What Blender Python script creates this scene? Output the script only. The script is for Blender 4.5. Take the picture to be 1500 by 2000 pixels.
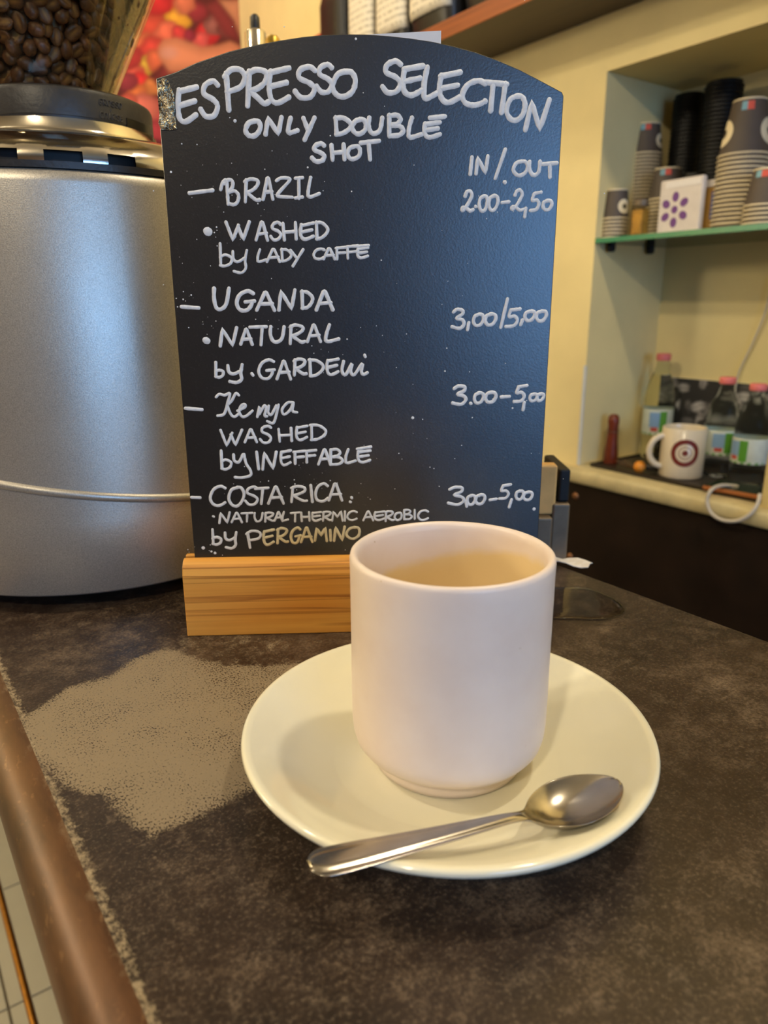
import bpy, bmesh, math, random
from mathutils import Vector, Matrix, noise
random.seed(7)
for o in list(bpy.data.objects): bpy.data.objects.remove(o)
S = bpy.context.scene
C = S.collection
PI = math.pi
# ------------------------------------------------------------------ camera
# World: +Y runs along the bar away from the camera, +X towards the back wall, bar top at z = TOP.
TOP = 1.10
F, PITCH, ROLL, H, YAW = 1416.2, 0.2808, -0.0036, 0.1936, math.radians(35.46)
EYE = Vector((0, 0, TOP + H))
_rot = Matrix.Rotation(-YAW, 3, 'Z')
_fw = _rot @ Vector((0, math.cos(PITCH), -math.sin(PITCH)))
_up0 = _rot @ Vector((0, math.sin(PITCH), math.cos(PITCH)))
_rt0 = _rot @ Vector((1, 0, 0))
_rt = _rt0 * math.cos(ROLL) + _up0 * math.sin(ROLL)
_up = -_rt0 * math.sin(ROLL) + _up0 * math.cos(ROLL)
def ray(x, y): return _rt * (x - 750) - _up * (y - 1000) + _fw * F
def onx(x, y, X): d = ray(x, y); return EYE + d * (X / d.x)
def ony(x, y, Y): d = ray(x, y); return EYE + d * (Y / d.y)
def onz(x, y, Z): d = ray(x, y); return EYE + d * ((Z - EYE.z) / d.z)
def onplane(x, y, p, n): d = ray(x, y); return EYE + d * ((p - EYE).dot(n) / d.dot(n))
cam = bpy.data.cameras.new('camera')
cam.sensor_fit = 'VERTICAL'; cam.sensor_height = 9.8; cam.sensor_width = 7.35
cam.lens = F / 2000 * 9.8
cam.clip_start = 0.01; cam.clip_end = 50
cam.dof.use_dof = True; cam.dof.focus_distance = 0.36; cam.dof.aperture_fstop = 2.8
camo = bpy.data.objects.new('camera', cam); C.objects.link(camo)
M = Matrix((( _rt.x, _up.x, -_fw.x, EYE.x), (_rt.y, _up.y, -_fw.y, EYE.y), (_rt.z, _up.z, -_fw.z, EYE.z), (0, 0, 0, 1)))
camo.matrix_world = M
S.camera = camo
# ------------------------------------------------------------------ light
S.view_settings.view_transform = 'Standard'; S.view_settings.look = 'None'
S.view_settings.gamma = 1; S.view_settings.use_curve_mapping = False
S.view_settings.exposure = 0.0
W = bpy.data.worlds.new('sky'); S.world = W; W.use_nodes = True
W.node_tree.nodes['Background'].inputs[0].default_value = (0.55, 0.75, 1.0, 1)
W.node_tree.nodes['Background'].inputs[1].default_value = 1.5
def area(name, loc, target, size, power, col, sy=None):
    l = bpy.data.lights.new(name, 'AREA'); l.energy = power; l.color = col; l.size = size
    if sy: l.shape = 'RECTANGLE'; l.size_y = sy
    o = bpy.data.objects.new(name, l); C.objects.link(o); o.location = loc
    o.rotation_euler = (Vector(target) - Vector(loc)).to_track_quat('-Z', 'Y').to_euler()
    return o
def bulb(name, loc, power, col, r=0.05):
    l = bpy.data.lights.new(name, 'POINT'); l.energy = power; l.color = col; l.shadow_soft_size = r
    o = bpy.data.objects.new(name, l); C.objects.link(o); o.location = loc; return o
WIN = (-1.05, 0.60, 0.95, 2.30)     # shop window in the front wall: x0 x1 z0 z1
area('window_daylight', ((WIN[0]+WIN[1])/2, -3.12, (WIN[2]+WIN[3])/2), ((WIN[0]+WIN[1])/2, 0, (WIN[2]+WIN[3])/2), WIN[1]-WIN[0], 52, (0.22, 0.48, 1.0), WIN[3]-WIN[2])
WARM = (1.0, 0.86, 0.62)
bulb('bar_lamp', (0.60, 0.10, 2.40), 21, WARM, 0.035)
bulb('room_lamp_a', (-0.75, 0.95, 2.55), 34, WARM, 0.05)
bulb('room_lamp_b', (-1.3, -0.7, 2.6), 60, WARM, 0.06)
bulb('edge_streak_light', (-1.6, 2.1, 1.98), 55, WARM, 0.16)  # unseen, added for a warm streak along the rounded bar edge
bulb('room_lamp_c', (0.3, 1.9, 2.6), 16, WARM, 0.05)
# ------------------------------------------------------------------ materials
MATS = {}
def newmat(name):
    m = bpy.data.materials.new(name); m.use_nodes = True; MATS[name] = m
    nt = m.node_tree; return m, nt, nt.nodes['Principled BSDF']
def srgb(r, g, b):
    f = lambda c: ((c/255)/12.92 if c/255 <= 0.04045 else ((c/255 + 0.055)/1.055)**2.4)
    return (f(r), f(g), f(b), 1)
def nd(nt, t, **k):
    n = nt.nodes.new(t)
    for a, v in k.items():
        if a.startswith('i_'):
            key = a[2:]
            n.inputs[int(key) if key.isdigit() else key.replace('_', ' ')].default_value = v
        else: setattr(n, a, v)
    return n
def coords(nt, scale=(1, 1, 1)):
    t = nd(nt, 'ShaderNodeTexCoord'); m = nd(nt, 'ShaderNodeMapping'); m.inputs['Scale'].default_value = scale
    nt.links.new(t.outputs['Object'], m.inputs[0]); return m.outputs[0]
def ramp(nt, src, stops):
    r = nd(nt, 'ShaderNodeValToRGB'); e = r.color_ramp.elements
    while len(e) < len(stops): e.new(0.5)
    for i, (p, c) in enumerate(stops): e[i].position = p; e[i].color = c if len(c) == 4 else (*c, 1)
    nt.links.new(src, r.inputs[0]); return r.outputs[0]
def nz(nt, vec, scale, detail=4, rough=0.55):
    n = nd(nt, 'ShaderNodeTexNoise', i_Scale=scale, i_Detail=detail, i_Roughness=rough)
    if vec is not None: nt.links.new(vec, n.inputs['Vector'])
    return n.outputs['Fac']
def mixc(nt, fac, a, b):
    n = nd(nt, 'ShaderNodeMix', data_type='RGBA')
    for s, i in ((fac, 0), (a, 6), (b, 7)):
        if hasattr(s, 'is_output'): nt.links.new(s, n.inputs[i])
        else: n.inputs[i].default_value = s
    return n.outputs[2]
def mth(nt, op, a, b=None, clamp=False):
    n = nd(nt, 'ShaderNodeMath', operation=op, use_clamp=clamp)
    for s, i in ((a, 0), (b, 1)):
        if s is None: continue
        if hasattr(s, 'is_output'): nt.links.new(s, n.inputs[i])
        else: n.inputs[i].default_value = s
    return n.outputs[0]
def bump(nt, b, h, strength, dist):
    n = nd(nt, 'ShaderNodeBump', i_Strength=strength, i_Distance=dist)
    nt.links.new(h, n.inputs['Height']); nt.links.new(n.outputs[0], b.inputs['Normal'])
def simple(name, rgb, rough=0.5, metal=0.0, spec=0.5, var=0.0, vscale=40, bmp=0.0, trans=0.0, ior=1.45, coat=0.0, aniso=0.0, alpha=None):
    m, nt, b = newmat(name)
    c = srgb(*rgb)
    b.inputs['Base Color'].default_value = c; b.inputs['Roughness'].default_value = rough
    b.inputs['Metallic'].default_value = metal; b.inputs['Specular IOR Level'].default_value = spec
    b.inputs['Transmission Weight'].default_value = trans; b.inputs['IOR'].default_value = ior
    b.inputs['Coat Weight'].default_value = coat; b.inputs['Coat Roughness'].default_value = 0.05
    if var or bmp:
        v = coords(nt); n = nz(nt, v, vscale)
        if var:
            lo = tuple(max(0, x*(1-var)) for x in c[:3]); hi = tuple(min(1, x*(1+var)) for x in c[:3])
            nt.links.new(ramp(nt, n, [(0.3, lo), (0.7, hi)]), b.inputs['Base Color'])
        if bmp: bump(nt, b, n, bmp, 0.002)
    return m
def attr_mat(name, rough=0.6, spec=0.3):
    m, nt, b = newmat(name); a = nd(nt, 'ShaderNodeAttribute', attribute_name='paint')
    nt.links.new(a.outputs['Color'], b.inputs['Base Color']); b.inputs['Roughness'].default_value = rough
    b.inputs['Specular IOR Level'].default_value = spec; return m
simple('plaster_yellow', (236, 217, 157), 0.8, var=0.06, vscale=6, bmp=0.15)
simple('plaster_room', (120, 100, 80), 0.85, var=0.05, vscale=5)
simple('ceiling_white', (150, 142, 126), 0.9, var=0.03, vscale=4)
simple('corner_white', (214, 214, 208), 0.7, var=0.05, vscale=30)
simple('tile', (186, 180, 160), 0.45, var=0.05, vscale=9)
simple('grout', (120, 108, 88), 0.9, var=0.1, vscale=60)
simple('brass', (170, 120, 60), 0.3, metal=1.0, var=0.15, vscale=90)
simple('dark_panel', (34, 22, 14), 0.5, var=0.35, vscale=14)
simple('screw', (150, 105, 70), 0.4, metal=0.6)
simple('ceramic', (228, 224, 202), 0.12, spec=0.55, coat=0.3, var=0.015, vscale=30)
simple('black_rubber', (16, 15, 14), 0.6)
simple('black_plastic', (46, 43, 40), 0.42, var=0.12, vscale=300, bmp=0.12)
simple('black_gloss', (14, 14, 14), 0.3)
simple('black_lid', (20, 20, 21), 0.45, spec=0.3)
simple('chrome', (205, 198, 186), 0.14, metal=1.0, var=0.05, vscale=80, bmp=0.04)
simple('steel', (175, 168, 158), 0.2, metal=1.0, var=0.06, vscale=200)
simple('steel_brushed', (118, 104, 86), 0.5, metal=0.45, var=0.15, vscale=60)
simple('paint_white', (224, 224, 224), 0.55, var=0.10, vscale=420)
simple('paint_cream', (222, 208, 170), 0.55, var=0.12, vscale=420)
simple('paper', (228, 224, 222), 0.8, var=0.03, vscale=50)
simple('napkin', (226, 180, 112), 0.9, var=0.12, vscale=40)
simple('cup_grey', (84, 74, 66), 0.6, var=0.06, vscale=40)
simple('cup_cream', (236, 222, 188), 0.7, var=0.04, vscale=60)
simple('sticker_blue', (120, 165, 180), 0.6); simple('sticker_red', (205, 85, 70), 0.6)
simple('logo_dark', (58, 50, 38), 0.6)
simple('packet_white', (214, 206, 200), 0.7, var=0.05, vscale=60); simple('petal', (112, 70, 135), 0.7, var=0.15, vscale=200)
simple('jar_gold', (196, 150, 66), 0.6, var=0.3, vscale=60)
simple('box_brown', (150, 112, 48), 0.6, var=0.2, vscale=40); simple('box_blue', (80, 90, 140), 0.6)
simple('mill_wood', (112, 48, 26), 0.35, var=0.2, vscale=40)
simple('tray_dark', (48, 40, 32), 0.35, var=0.2, vscale=20)
simple('marble', (206, 190, 142), 0.35, var=0.16, vscale=24)
simple('cap_pink', (226, 120, 116), 0.5)
simple('label_white', (205, 212, 200), 0.6, var=0.06, vscale=80); simple('label_green', (86, 150, 48), 0.6); simple('label_blue', (130, 165, 205), 0.6)
simple('label_red', (190, 80, 70), 0.6)
simple('mug_white', (224, 210, 184), 0.25, coat=0.2); simple('maroon', (120, 48, 40), 0.4)
simple('orange', (232, 148, 48), 0.45, var=0.08, vscale=60); simple('bristle', (92, 72, 50), 0.8, var=0.3, vscale=200)
simple('copper_edge', (190, 120, 70), 0.35, metal=0.5); simple('screen', (26, 42, 26), 0.08, spec=0.6)
simple('cable_white', (206, 196, 178), 0.45); simple('box_cream', (220, 196, 128), 0.75, var=0.04, vscale=10)
simple('bag_black', (26, 24, 23), 0.38, var=0.2, vscale=30, bmp=0.4); simple('foil', (150, 145, 138), 0.3, metal=0.8)
simple('red_pouch', (190, 40, 36), 0.5); simple('gold', (196, 160, 72), 0.3, metal=0.8)
simple('machine_dark', (44, 41, 39), 0.35, var=0.1, vscale=40)
simple('bar_wood', (66, 48, 36), 0.6, var=0.2, vscale=10)
simple('glass_edge', (40, 132, 96), 0.15, spec=0.6)
simple('pet', (235, 242, 236), 0.04, trans=1.0, ior=1.12)
simple('window_frame', (90, 70, 50), 0.5)
# clear hopper plastic, slightly smoky
m, nt, b = newmat('hopper_clear')
mx = nd(nt, 'ShaderNodeMixShader'); tr = nd(nt, 'ShaderNodeBsdfTransparent'); gl = nd(nt, 'ShaderNodeBsdfGlossy', i_Roughness=0.06)
tr.inputs[0].default_value = (0.90, 0.87, 0.78, 1); gl.inputs[0].default_value = (1, 0.97, 0.9, 1)
fr = nd(nt, 'ShaderNodeFresnel', i_IOR=1.45); nt.links.new(mth(nt, 'MULTIPLY', fr.outputs[0], 0.32, True), mx.inputs[0])
nt.links.new(tr.outputs[0], mx.inputs[1]); nt.links.new(gl.outputs[0], mx.inputs[2]); nt.links.new(mx.outputs[0], nt.nodes['Material Output'].inputs[0])
m, nt, b = newmat('shelf_glass')
mx = nd(nt, 'ShaderNodeMixShader'); tr = nd(nt, 'ShaderNodeBsdfTransparent'); gl = nd(nt, 'ShaderNodeBsdfGlossy', i_Roughness=0.05)
tr.inputs[0].default_value = (0.62, 0.78, 0.66, 1)
fr = nd(nt, 'ShaderNodeFresnel', i_IOR=1.5); nt.links.new(fr.outputs[0], mx.inputs[0])
nt.links.new(tr.outputs[0], mx.inputs[1]); nt.links.new(gl.outputs[0], mx.inputs[2]); nt.links.new(mx.outputs[0], nt.nodes['Material Output'].inputs[0])
# mug: ceramic with the coffee film left inside and small specks
m, nt, b = newmat('mug_glaze')
v = coords(nt); sep = nd(nt, 'ShaderNodeSeparateXYZ'); nt.links.new(v, sep.inputs[0])
film = nd(nt, 'ShaderNodeAttribute', attribute_name='film')
wob = mth(nt, 'MULTIPLY', mth(nt, 'SUBTRACT', nz(nt, v, 90, 3), 0.5), 0.006)
lev = mth(nt, 'ADD', film.outputs['Fac'], wob)
fm = ramp(nt, lev, [(0.0, (0, 0, 0)), (0.003, (1, 1, 1))])
inside = nd(nt, 'ShaderNodeAttribute', attribute_name='inside')
fm2 = mth(nt, 'MULTIPLY', fm, inside.outputs['Fac'])
speck = ramp(nt, nz(nt, v, 330, 1), [(0.79, (0, 0, 0)), (0.83, (1, 1, 1))])
smud = ramp(nt, nz(nt, v, 60, 3), [(0.35, srgb(230, 215, 205)), (0.75, srgb(225, 208, 197))])
c1 = mixc(nt, fm2, smud, srgb(228, 204, 156))
c2 = mixc(nt, mth(nt, 'MULTIPLY', speck, 0.55), c1, srgb(165, 130, 80))
nt.links.new(c2, b.inputs['Base Color']); b.inputs['Roughness'].default_value = 0.38; b.inputs['Specular IOR Level'].default_value = 0.4
# brushed silver paint of the grinder
m, nt, b = newmat('silver_paint')
v = coords(nt); n = nz(nt, v, 1500, 2); n2 = nz(nt, v, 14, 4)
nt.links.new(ramp(nt, n, [(0.25, srgb(158, 152, 142)), (0.75, srgb(196, 190, 178))]), b.inputs['Base Color'])
b.inputs['Metallic'].default_value = 0.62; b.inputs['Roughness'].default_value = 0.4
nt.links.new(ramp(nt, n2, [(0.3, (0.36,)*3), (0.7, (0.44,)*3)]), b.inputs['Roughness']); bump(nt, b, n, 0.12, 0.0006)
# chalkboard
m, nt, b = newmat('slate')
v = coords(nt); n = nz(nt, v, 900, 2); n2 = nz(nt, v, 18, 5)
base = ramp(nt, n2, [(0.3, srgb(22, 20, 19)), (0.75, srgb(32, 30, 28))])
sp = ramp(nt, n, [(0.62, (0, 0, 0)), (0.85, (1, 1, 1))])
nt.links.new(mixc(nt, mth(nt, 'MULTIPLY', sp, 0.35), base, srgb(96, 92, 88)), b.inputs['Base Color'])
b.inputs['Roughness'].default_value = 0.30; b.inputs['Specular IOR Level'].default_value = 0.95; bump(nt, b, n, 0.10, 0.0005)
# pine base of the board and the wood shelf: grain along local X
def wood(name, c0, c1, c2, scale, rough=0.4):
    m, nt, b = newmat(name)
    tone = nz(nt, coords(nt, (scale*0.10, scale*0.5, scale*0.9)), 1.0, 3, 0.6)
    vec = coords(nt, (scale*0.035, scale*1.0, scale*2.4)); l1 = nz(nt, vec, 1.0, 3, 0.6)
    l2 = nz(nt, coords(nt, (scale*0.12, scale*9, scale*9)), 1.0, 3, 0.6)
    col = ramp(nt, tone, [(0.32, c0), (0.66, c1)])
    band = mth(nt, 'FRACT', mth(nt, 'MULTIPLY', l1, 7.0))
    col = mixc(nt, mth(nt, 'MULTIPLY', ramp(nt, band, [(0.0, (0.2,)*3), (0.6, (0.05,)*3), (0.90, (1, 1, 1)), (1.0, (0.2,)*3)]), 0.7), col, c2)
    nt.links.new(mixc(nt, mth(nt, 'MULTIPLY', ramp(nt, l2, [(0.5, (0, 0, 0)), (0.72, (1, 1, 1))]), 0.25), col, c2), b.inputs['Base Color'])
    b.inputs['Roughness'].default_value = rough; bump(nt, b, l2, 0.06, 0.001); return m
wood('pine', srgb(236, 176, 84), srgb(222, 146, 56), srgb(150, 84, 30), 40)
wood('shelf_shade', srgb(62, 44, 32), srgb(54, 38, 28), srgb(40, 28, 20), 20)  # wood tone darkened to paint in the shade under the shelf
wood('shelf_wood', srgb(170, 92, 40), srgb(156, 80, 34), srgb(110, 54, 24), 20)
# roasted beans
m, nt, b = newmat('bean')
v = coords(nt); oi = nd(nt, 'ShaderNodeObjectInfo'); n = nz(nt, v, 260, 4)
cr = nd(nt, 'ShaderNodeAttribute', attribute_name='crease')
bc = ramp(nt, n, [(0.3, srgb(74, 44, 28)), (0.7, srgb(128, 84, 56))])
bc2 = mixc(nt, mth(nt, 'MULTIPLY', oi.outputs['Random'], 0.5), bc, srgb(66, 40, 26))
nt.links.new(mixc(nt, cr.outputs['Fac'], bc2, srgb(158, 116, 66)), b.inputs['Base Color'])
b.inputs['Roughness'].default_value = 0.42; bump(nt, b, n, 0.35, 0.001)
# crinkled clear tape
m, nt, b = newmat('tape')
v = coords(nt); n = nz(nt, v, 330, 3)
nt.links.new(ramp(nt, n, [(0.38, srgb(70, 62, 50)), (0.66, srgb(190, 174, 140))]), b.inputs['Base Color'])
b.inputs['Metallic'].default_value = 0.7; b.inputs['Roughness'].default_value = 0.22; bump(nt, b, n, 0.9, 0.002)
# spilled water
m, nt, b = newmat('water')
mx = nd(nt, 'ShaderNodeMixShader'); tr = nd(nt, 'ShaderNodeBsdfTransparent'); gl = nd(nt, 'ShaderNodeBsdfGlossy', i_Roughness=0.04)
tr.inputs[0].default_value = (0.97, 0.96, 0.94, 1)
fr = nd(nt, 'ShaderNodeFresnel', i_IOR=1.33); nt.links.new(fr.outputs[0], mx.inputs[0])
nt.links.new(tr.outputs[0], mx.inputs[1]); nt.links.new(gl.outputs[0], mx.inputs[2]); nt.links.new(mx.outputs[0], nt.nodes['Material Output'].inputs[0])
# bag label: rows of small print
m, nt, b = newmat('bag_label')
v = coords(nt); w = nd(nt, 'ShaderNodeTexWave', wave_type='BANDS', bands_direction='Z', i_Scale=24, i_Distortion=0.3); nt.links.new(v, w.inputs['Vector'])
n = nz(nt, coords(nt, (1, 60, 20)), 3, 3)
k = mth(nt, 'MULTIPLY', ramp(nt, w.outputs['Fac'], [(0.55, (0, 0, 0)), (0.75, (1, 1, 1))]), ramp(nt, n, [(0.46, (0, 0, 0)), (0.52, (1, 1, 1))]))
nt.links.new(mixc(nt, mth(nt, 'MULTIPLY', k, 0.5), srgb(232, 224, 204), srgb(110, 98, 80)), b.inputs['Base Color']); b.inputs['Roughness'].default_value = 0.7
attr_mat('print')
# counter laminate
m, nt, b = newmat('laminate')
v = coords(nt)
n1 = nz(nt, v, 22, 10, 0.78); n2 = nz(nt, v, 110, 6, 0.75); n3 = nz(nt, v, 7, 4, 0.6)
base = ramp(nt, n1, [(0.36, srgb(32, 24, 19)), (0.52, srgb(54, 43, 35)), (0.68, srgb(112, 96, 80))])
base = mixc(nt, ramp(nt, n2, [(0.52, (0, 0, 0)), (0.76, (0.6,)*3)]), base, srgb(128, 112, 95))
fine = nz(nt, v, 620, 3, 0.7)
base = mixc(nt, ramp(nt, fine, [(0.36, (0.7,)*3), (0.52, (0, 0, 0))]), base, srgb(34, 26, 21))
base = mixc(nt, ramp(nt, fine, [(0.54, (0, 0, 0)), (0.72, (0.4,)*3)]), base, srgb(140, 124, 106))
base = mixc(nt, ramp(nt, n3, [(0.35, (0.5,)*3), (0.62, (0, 0, 0))]), base, srgb(52, 36, 26))
wear_sheen = nd(nt, 'ShaderNodeAttribute', attribute_name='wear_sheen')
n4 = nz(nt, v, 150, 5, 0.7); n5 = nz(nt, v, 40, 4, 0.6); n6 = nz(nt, coords(nt, (1.25, 0.85, 1)), 900, 2, 0.6)
ws = mth(nt, 'ADD', wear_sheen.outputs['Fac'], mth(nt, 'MULTIPLY', mth(nt, 'SUBTRACT', n4, 0.5), 0.9))
ws = mth(nt, 'ADD', ws, mth(nt, 'MULTIPLY', mth(nt, 'SUBTRACT', n5, 0.5), 0.5))
wm = ramp(nt, ws, [(0.44, (0, 0, 0)), (0.62, (1, 1, 1))])
dots = ramp(nt, mth(nt, 'ADD', mth(nt, 'ADD', n6, mth(nt, 'MULTIPLY', mth(nt, 'SUBTRACT', n5, 0.5), 0.35)), mth(nt, 'MULTIPLY', mth(nt, 'SUBTRACT', wear_sheen.outputs['Fac'], 0.8), 0.25)), [(0.37, (0, 0, 0)), (0.47, (1, 1, 1))])
wm = mth(nt, 'MULTIPLY', wm, dots)
base = mixc(nt, mth(nt, 'MULTIPLY', wm, 0.88), base, srgb(140, 125, 102))  # worn patch, with light reflected off it painted into the tan
dirt = nd(nt, 'ShaderNodeAttribute', attribute_name='dirt')
base = mixc(nt, mth(nt, 'MULTIPLY', dirt.outputs['Fac'], 0.75), base, srgb(14, 10, 8))
edge = nd(nt, 'ShaderNodeAttribute', attribute_name='edge')
ne = nz(nt, coords(nt, (1, 0.7, 1)), 420, 5, 0.75)
es = mth(nt, 'ADD', edge.outputs['Fac'], mth(nt, 'MULTIPLY', mth(nt, 'SUBTRACT', ne, 0.5), 1.7))
em = ramp(nt, es, [(0.42, (0, 0, 0)), (0.85, (1, 1, 1))])
base = mixc(nt, mth(nt, 'MULTIPLY', em, 0.85), base, srgb(178, 160, 130))
nt.links.new(base, b.inputs['Base Color'])
rg = ramp(nt, n2, [(0.3, (0.30,)*3), (0.7, (0.42,)*3)])
nt.links.new(mixc(nt, wm, rg, (0.6, 0.6, 0.6, 1)), b.inputs['Roughness']); b.inputs['Specular IOR Level'].default_value = 0.38
bump(nt, b, n4, 0.08, 0.001)
m, nt, b = newmat('edge_laminate')
v = coords(nt); n1 = nz(nt, coords(nt, (1, 0.25, 1)), 60, 5, 0.65); n2 = nz(nt, coords(nt, (1, 0.5, 1)), 260, 3)
base = ramp(nt, n1, [(0.3, srgb(60, 38, 24)), (0.7, srgb(102, 68, 42))])
base = mixc(nt, ramp(nt, n2, [(0.6, (0, 0, 0)), (0.8, (0.6,)*3)]), base, srgb(150, 112, 76))
we = nd(nt, 'ShaderNodeAttribute', attribute_name='edge')
es = mth(nt, 'ADD', we.outputs['Fac'], mth(nt, 'MULTIPLY', mth(nt, 'SUBTRACT', nz(nt, coords(nt, (1, 0.5, 1)), 150, 5, 0.7), 0.5), 1.2))
base = mixc(nt, mth(nt, 'MULTIPLY', ramp(nt, es, [(0.35, (0, 0, 0)), (0.9, (1, 1, 1))]), 0.8), base, srgb(160, 142, 116))
nt.links.new(base, b.inputs['Base Color'])
b.inputs['Roughness'].default_value = 0.40; b.inputs['Specular IOR Level'].default_value = 0.3; b.inputs['Metallic'].default_value = 0.3
# ------------------------------------------------------------------ mesh helpers
class MB:
    def __init__(s): s.v = []; s.f = []; s.m = []; s.att = {}
    def add(s, vs, fs, mi=0):
        o = len(s.v); s.v += [tuple(x) for x in vs]; s.f += [tuple(i + o for i in f) for f in fs]; s.m += [mi]*len(fs); return s
    def box(s, a, b, mi=0):
        x0, y0, z0 = a; x1, y1, z1 = b
        return s.add([(x0,y0,z0),(x1,y0,z0),(x1,y1,z0),(x0,y1,z0),(x0,y0,z1),(x1,y0,z1),(x1,y1,z1),(x0,y1,z1)],
                     [(3,2,1,0),(4,5,6,7),(0,1,5,4),(1,2,6,5),(2,3,7,6),(3,0,4,7)], mi)
    def lathe(s, prof, seg=48, mi=0, c=(0, 0), skip=None, cap=False):
        vs = []; fs = []; n = len(prof)
        for i in range(seg):
            a = 2*PI*i/seg
            for r, z in prof: vs.append((c[0] + r*math.cos(a), c[1] + r*math.sin(a), z))
        for i in range(seg):
            j = (i+1) % seg
            for k in range(n-1):
                if skip and skip(i, k): continue
                fs.append((i*n+k, j*n+k, j*n+k+1, i*n+k+1))
        if cap:
            fs.append(tuple(i*n for i in reversed(range(seg)))); fs.append(tuple(i*n+n-1 for i in range(seg)))
        return s.add(vs, fs, mi)
    def tube(s, pts, r, seg=10, mi=0, closed=False):
        pts = [Vector(p) for p in pts]; n = len(pts); vs = []; fs = []
        rr = r if isinstance(r, (list, tuple)) else [r]*n
        for i, p in enumerate(pts):
            t = (pts[min(i+1, n-1)] - pts[max(i-1, 0)]).normalized()
            u = t.cross(Vector((0.31, 0.2, 0.93))).normalized(); w = t.cross(u)
            for k in range(seg):
                a = 2*PI*k/seg; vs.append(p + (u*math.cos(a) + w*math.sin(a))*rr[i])
        for i in range(n-1):
            for k in range(seg):
                k2 = (k+1) % seg; fs.append((i*seg+k, i*seg+k2, (i+1)*seg+k2, (i+1)*seg+k))
        fs.append(tuple(reversed(range(seg)))); fs.append(tuple((n-1)*seg+k for k in range(seg)))
        return s.add(vs, fs, mi)
    def grid(s, nu, nv, fn, mi=0):
        vs = [fn(i/nu, j/nv) for j in range(nv+1) for i in range(nu+1)]
        fs = [(j*(nu+1)+i, j*(nu+1)+i+1, (j+1)*(nu+1)+i+1, (j+1)*(nu+1)+i) for j in range(nv) for i in range(nu)]
        return s.add(vs, fs, mi)
    def mesh(s, name, mats, smooth=None):
        me = bpy.data.meshes.new(name); me.from_pydata(s.v, [], s.f)
        for k in (mats if isinstance(mats, (list, tuple)) else [mats]): me.materials.append(MATS[k])
        me.polygons.foreach_set('material_index', s.m)
        bm = bmesh.new(); bm.from_mesh(me); bmesh.ops.recalc_face_normals(bm, faces=bm.faces); bm.to_mesh(me); bm.free()
        if smooth is not None:
            me.polygons.foreach_set('use_smooth', [True]*len(me.polygons))
            if smooth < 180: me.set_sharp_from_angle(angle=math.radians(smooth))
        return me
    def build(s, name, mats, parent=None, smooth=None, bevel=0, subsurf=0, loc=None, rotz=None):
        o = bpy.data.objects.new(name, s.mesh(name, mats, smooth)); C.objects.link(o)
        if parent is not None: o.parent = parent
        if loc is not None: o.location = loc
        if rotz is not None: o.rotation_euler.z = rotz
        if bevel:
            md = o.modifiers.new('bevel', 'BEVEL'); md.width = bevel; md.segments = 3; md.limit_method = 'ANGLE'
        if subsurf:
            md = o.modifiers.new('subdivision', 'SUBSURF'); md.levels = subsurf; md.render_levels = subsurf
        return o
def setattr_f(o, name, vals):
    a = o.data.attributes.new(name, 'FLOAT', 'POINT'); a.data.foreach_set('value', vals)
def setattr_c(o, cols):
    a = o.data.color_attributes.new('paint', 'FLOAT_COLOR', 'POINT')
    a.data.foreach_set('color', [x for c in cols for x in (c[0], c[1], c[2], 1.0)])
def tag(o, label, cat, group=None, kind=None):
    o['label'] = label; o['category'] = cat
    if group: o['group'] = group
    if kind: o['kind'] = kind
    return o
def thing(name, label, cat, loc=(0, 0, 0), rotz=0, group=None):
    o = bpy.data.objects.new(name, None); C.objects.link(o); o.empty_display_size = 0.02
    o.location = loc; o.rotation_euler = (0, 0, rotz); return tag(o, label, cat, group)
def struct(o, label=None):
    o['kind'] = 'structure'
    if label: o['label'] = label
    return o
def copy_tree(o, parent=None):
    c = o.copy(); C.objects.link(c)
    if parent is not None: c.parent = parent
    for ch in list(o.children): copy_tree(ch, c)
    return c
def catmull(pts, n=6):
    pts = [Vector(p) for p in pts]; out = []
    for i in range(len(pts)-1):
        p0 = pts[max(i-1, 0)]; p1 = pts[i]; p2 = pts[i+1]; p3 = pts[min(i+2, len(pts)-1)]
        for k in range(n):
            t = k/n
            out.append(0.5*((2*p1) + (p2-p0)*t + (2*p0-5*p1+4*p2-p3)*t*t + (3*p1-p0-3*p2+p3)*t**3))
    out.append(pts[-1]); return out
def inpoly(x, y, P):
    r = False; j = len(P)-1
    for i in range(len(P)):
        if (P[i][1] > y) != (P[j][1] > y) and x < (P[j][0]-P[i][0])*(y-P[i][1])/(P[j][1]-P[i][1]) + P[i][0]: r = not r
        j = i
    return r
def segdist(x, y, P, closed=True):
    d = 1e9; n = len(P)
    for i in range(n if closed else n-1):
        ax, ay = P[i]; bx, by = P[(i+1) % n]; dx, dy = bx-ax, by-ay
        t = max(0, min(1, ((x-ax)*dx + (y-ay)*dy)/(dx*dx+dy*dy+1e-12))); d = min(d, math.hypot(x-ax-t*dx, y-ay-t*dy))
    return d
# ------------------------------------------------------------------ the room
WX = 1.20                                   # face of the wall behind the bar
NB, NY0, NY1, NZ0, NZ1 = 1.43, 0.18, 0.978, 0.955, 1.698   # niche: back, ends, sill and head
YB, XL, YF, ZC = 2.50, -3.0, -3.2, 2.9
fl = struct(MB().box((XL, YF, -0.06), (1.5, YB, -0.006)).build('floor', 'grout'))
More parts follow.
